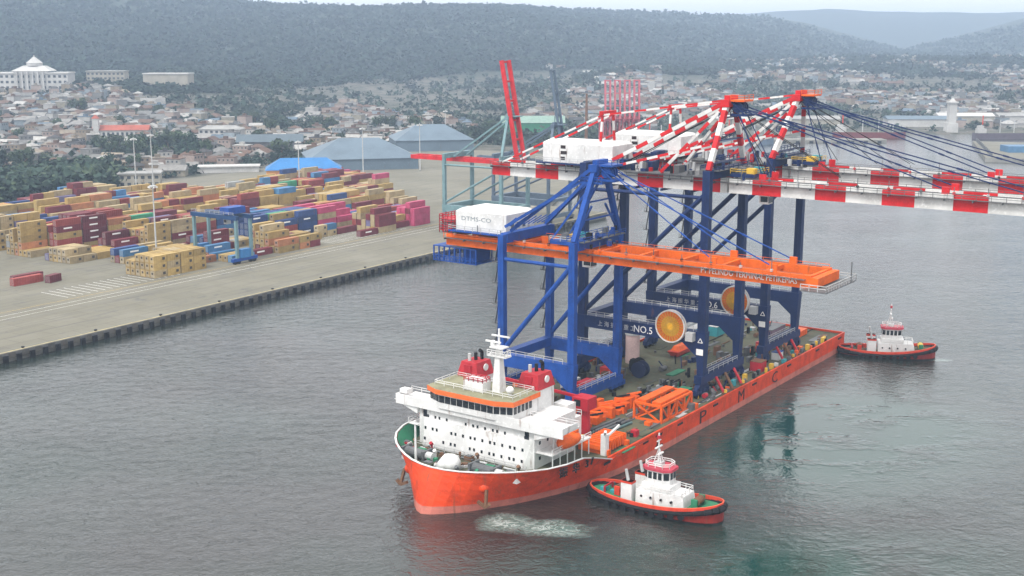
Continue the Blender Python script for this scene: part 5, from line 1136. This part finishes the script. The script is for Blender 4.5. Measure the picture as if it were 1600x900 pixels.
for (sa, sb, ta_, tb_, n_, lab) in ((50, 66, -6, 3, 34, 'orange and black machinery heaped between deckhouse and blue crane'), (86, 108, 10, 19, 36, 'drive gear and lashings crowded under the middle navy crane'), (122, 146, 9, 18.5, 38, 'drive gear and lashings crowded under the aft navy crane'), (100, 128, -4, 8, 22, 'scattered dark gear on the open deck between the navy cranes'), (146, 164, -12, 6, 24, 'dark gear and frames scattered on the stern deck')):
    T = cargo('deck_machinery', lab, 'machinery', ((sa + sb) / 2, (ta_ + tb_) / 2, Z0), 'machinery on the ship deck')
    for k in range(n_):
        s_, t_ = mr.uniform(sa, sb), mr.uniform(ta_, tb_); w_ = mr.uniform(.3, 1.3); mb = MB(); q_ = mr.random()
        mat = mr.choice([GREY, BLACK, BLACK, BROWN, NAVY, CARGOOR if 'orange' in lab or k % 3 == 0 else GREY, CRIM if k % 4 == 0 else BROWN])
        if q_ < .5: mb.box(s_, s_ + w_ * 1.8, t_, t_ + w_, Z0, Z0 + mr.uniform(.4, 2.6), mat)
        elif q_ < .75: mb.beam((s_, t_, Z0 + .1), (s_ + mr.uniform(-2, 2), t_ + mr.uniform(-1, 1), Z0 + mr.uniform(1.5, 4)), .25, .25, mat)
        else: mb.tube((s_, t_, Z0 + .7), (s_ + w_ * 2, t_, Z0 + .7), .6, mat, 10)
        T.part('machine_unit', mb)
for s_, nm in ((98, 'middle navy'), (134.5, 'aft navy')):
    for k in range(3):
        T = cargo('sea_fastening', 'rust-red lashing strut on deck edge at the %s crane, %s of three' % (nm, ('first', 'second', 'third')[k]), 'strut', (s_ + k * 5 - 5, 20, Z0), 'sea fastening struts'); mb = MB(); mb.tube((s_ + k * 5 - 5, 21, Z0), (s_ + k * 5 - 4, 18, 8.4), .35, CRIM if k != 1 else BROWN, 8); mb.box(s_ + k * 5 - 5.6, s_ + k * 5 - 4.4, 20.4, 21.6, Z0, Z0 + .5, BROWN); T.part('tube', mb)
for i in range(22):   # lashing eyes, small pale gear along the starboard edge
    s_ = 86 + i * 3.5; k = sr.random(); mb = MB(); t_ = sr.uniform(19.4, 21.2)
    if k < .5: mb.box(s_, s_ + sr.uniform(.6, 1.8), t_ - .5, t_ + .4, Z0, Z0 + sr.uniform(.6, 1.7), sr.choice([HOUSEW, YEL, CARGOOR, TEAL, GREY])); mb.box(s_ + .1, s_ + .5, t_ - .6, t_ - .5, Z0, Z0 + .5, BLACK)
    else: mb.tube((s_, t_, Z0), (s_, t_, Z0 + 1.2), .4, sr.choice([GREY, BLACK, YEL]), 10); mb.tube((s_ + 1, t_, Z0), (s_ + 1, t_, Z0 + 1.2), .4, GREY, 10)
    single(SHIP, 'deck_fitting', mb, (s_, t_, Z0), 'small deck fitting on the starboard edge, %s counted from the bow side' % ordn(i + 1), 'deck fitting', 'small fittings along the starboard deck edge')

# ================================================================ TUGS
def tug(o, az, L, label, scale=1.0, dark=False):
    fr = Frame(o, az); T = Thing(fr, 'tugboat', (0, 0, 0), label, 'tugboat', 'tugboats working the ship')
    hb = 4.9; n = 21
    def half(u): return hb * (max(0, 1 - abs((u - .5) / .5) ** 2.6 if u < .5 else 1 - abs((u - .5) / .5) ** 3.2)) ** (.5)
    us = [.0] + [.02, .06, .12] + [.2 + .06 * i for i in range(12)] + [.92, .96, .985, 1.0]
    def dz(u): return 1.35 + 1.9 * max(0, (u - .45) / .55) ** 1.7 + .25 * max(0, (.25 - u) / .25)
    def line(z0f, k): return [(-L / 2 + L * u * (1 if k >= 1 else 1) * 1.0, half(u) * k, z0f(u)) for u in us]
    def strip(mb, a, b_, mat):
        for sg in (1, -1):
            vs = [(p[0], sg * p[1], p[2]) for p in a] + [(p[0], sg * p[1], p[2]) for p in b_]; m_ = len(a)
            mb.raw(vs, [((i, i + 1, m_ + i + 1, m_ + i) if sg > 0 else (m_ + i, m_ + i + 1, i + 1, i)) for i in range(m_ - 1)], mat)
    mb = MB(); strip(mb, line(lambda u: -1, .90), line(lambda u: .35, .95), BLACK); strip(mb, line(lambda u: .35, .95), line(lambda u: dz(u) - .25, 1.0), paint('tug_hull_dark', (.26, .022, .014), .55, .35, .35, .6)); T.part('hull', mb)
    mb = MB(); strip(mb, line(lambda u: dz(u) - .25, 1.0), line(lambda u: dz(u) + .75, 1.0), TUGR); strip(mb, [(p[0] * .985, p[1] * .95, p[2]) for p in line(lambda u: dz(u) + .75, 1.)], [(p[0] * .985, p[1] * .95, p[2]) for p in line(lambda u: dz(u) - .25, 1.)], TUGR)
    strip(mb, line(lambda u: dz(u) + .751, 1.0), [(p[0] * .985, p[1] * .95, p[2]) for p in line(lambda u: dz(u) + .75, 1.)], paint('cap_orange', (.72, .12, .05), .5, .2)); BW = T.part('bulwark', mb)
    mb = MB()
    for a, b_ in zip(line(lambda u: dz(u) - .3, 1.03)[:-1], line(lambda u: dz(u) - .3, 1.03)[1:]):
        for sg in (1, -1): mb.tube((a[0], sg * a[1], a[2]), (b_[0], sg * b_[1], b_[2]), .42 + .35 * abs(a[0] / (L / 2)) ** 4, BLACK, 8)
    T.part('rubbing_fender', mb)
    for i in range(9):
        u = .22 + i * .07; x = -L / 2 + L * u
        for sg in (1, -1):
            mb = MB(); y = half(u) + .32; mb.tube((x, sg * y, dz(u) - .9), (x, sg * (y + .35), dz(u) - .9), .62, BLACK, 12); T.part('tyre_fender', mb)
    mb = MB(); dl = line(lambda u: dz(u) - .2, .97); vs = []
    for p in dl: vs += [(p[0], p[1], p[2]), (p[0], -p[1], p[2])]
    mb.raw(vs, [(2 * i, 2 * i + 1, 2 * i + 3, 2 * i + 2) for i in range(len(dl) - 1)], GREENP if not dark else DECKG); T.part('deck', mb)
    mb = MB(); mb.hexa([(-2.6, -3.2, 1.2), (7.6, -2.6, 1.6), (7.6, 2.6, 1.6), (-2.6, 3.2, 1.2), (-2.6, -3.1, 4.1), (7.2, -2.4, 4.1), (7.2, 2.4, 4.1), (-2.6, 3.1, 4.1)], HOUSEW); mb.box(-1.8, 4.4, -2.3, 2.3, 4.1, 5.4, HOUSEW); mb.rail([(-2.5, 3, 4.1), (7, 2.4, 4.1), (7, -2.4, 4.1), (-2.5, -3, 4.1)], HOUSEW, 1, .06, 1.5)
    for x in (-1.4, .6, 2.8, 5): 
        for sg in (-1, 1): mb.tube((x, sg * (2.8 if x < 4 else 2.7), 2.9), (x, sg * 3.12, 2.9), .25, GLASS, 8)
    HSE = T.part('deckhouse', mb)
    mb = MB(); oc = [(-1.6, -1.3), (-1.6, 1.3), (-.6, 2.1), (2.6, 2.1), (3.8, 1.2), (3.8, -1.2), (2.6, -2.1), (-.6, -2.1)]
    mb.ngon_prism(oc, 5.4, 8.2, HOUSEW); WHS = T.part('wheelhouse', mb)
    for (a, b_), k in zip(zip(oc, oc[1:] + oc[:1]), range(8)):
        m_ = ((a[0] + b_[0]) / 2, (a[1] + b_[1]) / 2); c0 = (1.1, 0); nx, ny = b_[1] - a[1], a[0] - b_[0]; l_ = math.hypot(nx, ny); nx /= l_; ny /= l_
        if nx * (m_[0] - c0[0]) + ny * (m_[1] - c0[1]) < 0: nx, ny = -nx, -ny
        nw = 3 if l_ > 2.4 else (2 if l_ > 1.8 else 1)
        for j in range(nw):
            u0 = (j + .14) / nw; u1 = (j + .86) / nw; mb = MB(); mb.beam((a[0] + (b_[0] - a[0]) * u0 + nx * .03, a[1] + (b_[1] - a[1]) * u0 + ny * .03, 7.2), (a[0] + (b_[0] - a[0]) * u1 + nx * .03, a[1] + (b_[1] - a[1]) * u1 + ny * .03, 7.2), .08, 1.35, GLASS); T.part('window', mb, WHS)
    mb = MB(); mb.ngon_prism([(x * 1.16 - .15, y * 1.16) for x, y in oc], 8.2, 8.75, paint('tug_roof', (.48, .06, .09), .5, .25)); mb.rail([(x * .95, y * .95, 8.75) for x, y in oc + oc[:1]], WHITE, .9, .07, 1.5); mb.box(0, 1.6, -.8, .8, 8.75, 9.5, LGREY); T.part('roof', mb, WHS)
    mb = MB(); mb.tube((.6, 0, 9.4), (.6, 0, 15.2), .16, HOUSEW, 6); mb.tube((1.5, .7, 8.8), (.65, .05, 12.4), .09, HOUSEW, 5); mb.tube((1.5, -.7, 8.8), (.65, -.05, 12.4), .09, HOUSEW, 5); mb.tube((-.5, 0, 8.8), (.55, 0, 12), .09, HOUSEW, 5); mb.box(.4, .8, -1.3, 1.3, 12.3, 12.5, HOUSEW); mb.box(.5, .7, -.8, .8, 13.6, 13.75, HOUSEW); mb.box(.8, 1.2, -1, 1, 11, 11.25, WHITE); mb.box(.3, .9, -.3, .3, 14.1, 14.7, CRIM); T.part('mast', mb)
    for sg in (-1, 1):
        mb = MB(); mb.box(-5.6, -3.2, sg * 2.9 - .8, sg * 2.9 + .8, 1.2, 5.4, HOUSEW); F_ = T.part('funnel', mb); mb = MB(); mb.tube((-4.4, sg * 2.9, 5.4), (-4.9, sg * 2.9, 7.6), .33, LGREY, 8, .3); mb.box(-5.65, -3.15, sg * 2.9 - .85, sg * 2.9 + .85, 5.0, 5.4, TUGR); T.part('exhaust_pipe', mb, F_)
    mb = MB(); mb.tube((-7.6, -1.2, 2.3), (-7.6, 1.2, 2.3), .9, BROWN, 12); mb.box(-8.2, -7, -1.7, -1.3, 1.2, 3, TUGR); mb.box(-8.2, -7, 1.3, 1.7, 1.2, 3, TUGR); T.part('towing_winch', mb)
    mb = MB(); mb.tube((9.3, -1.3, 3.3), (9.3, 1.3, 3.3), .8, YEL if dark else BROWN, 12); mb.box(8.7, 9.9, -1.9, -1.4, 2, 4, GREENP); mb.box(8.7, 9.9, 1.4, 1.9, 2, 4, GREENP); T.part('bow_winch', mb)
    mb = MB(); tr_ = random.Random(int(L * 10))
    for k in range(9): x, y = tr_.uniform(-L * .42, -5), tr_.uniform(-2.8, 2.8); mb.box(x, x + .9, y, y + .7, 1.15, 1.6 + tr_.random(), tr_.choice([GREY, TUGR, BROWN, LGREY, TEAL])); 
    mb.tube((-L * .36, -1.6, 1.2), (-L * .36, -1.6, 2.4), .25, CRIM, 6); mb.tube((-L * .36, 1.6, 1.2), (-L * .36, 1.6, 2.4), .25, CRIM, 6); mb.beam((-L * .36, -1.6, 2.4), (-L * .36, 1.6, 2.4), .3, .3, CRIM); T.part('deck_gear', mb)
    T.e.scale = (scale,) * 3; return T
tug((28.0, 225.2), math.atan2(22.5, -15.5), 29, 'red tugboat with black fenders pushing beside the ship near its bow')
tug((108.5, 341.5), math.atan2(23.4, -5.5), 27, 'red tugboat at the stern of the orange ship, right of it', 1.0, True)
# far ships across the basin
def farship(x, y, L, az, mat, label, house=.12):
    fr = Frame((x, y), az); T = Thing(fr, 'moored_ship', (0, 0, 0), label, 'ship', 'ships moored across the basin'); mb = MB(); b_ = L * .09
    mb.ngon_prism([(-L / 2, -b_ * .8), (-L / 2, b_ * .8), (L * .36, b_), (L / 2, 0), (L * .36, -b_)], -1, 5.5, mat, DECKG); T.part('hull', mb)
    mb = MB(); mb.box(-L * .46, -L * .46 + L * house, -b_ * .7, b_ * .7, 5.5, 9.5, WALLW); mb.box(-L * .45, -L * .45 + L * house * .6, -b_ * .5, b_ * .5, 9.5, 12, WALLW); T.part('deckhouse', mb)
    mb = MB(); mb.tube((-L * .38, 0, 13), (-L * .38, 0, 21), .5, TUGR, 8); T.part('funnel', mb); 
    for k in (-.1, .12, .32): mb = MB(); mb.tube((L * k, 0, 5.5), (L * k, 0, 17), .45, LGREY, 6); T.part('cargo_mast', mb)
farship(330, 1128, 66, R(92), paint('rusty_red_hull', (.16, .035, .035), .6, .3), 'dark red coaster moored before the far shore left of the white tower'); farship(452, 1118, 60, R(86), paint('far_hull', (.10, .08, .10), .6, .2), 'dark ship with white house moored right of the white tower')
farship(205, 1060, 44, R(93), GREYB, 'small grey ship moored at the long low pier')
farship(132, 1052, 36, R(88), WHITE, 'small white ship at the left end of the long pier')
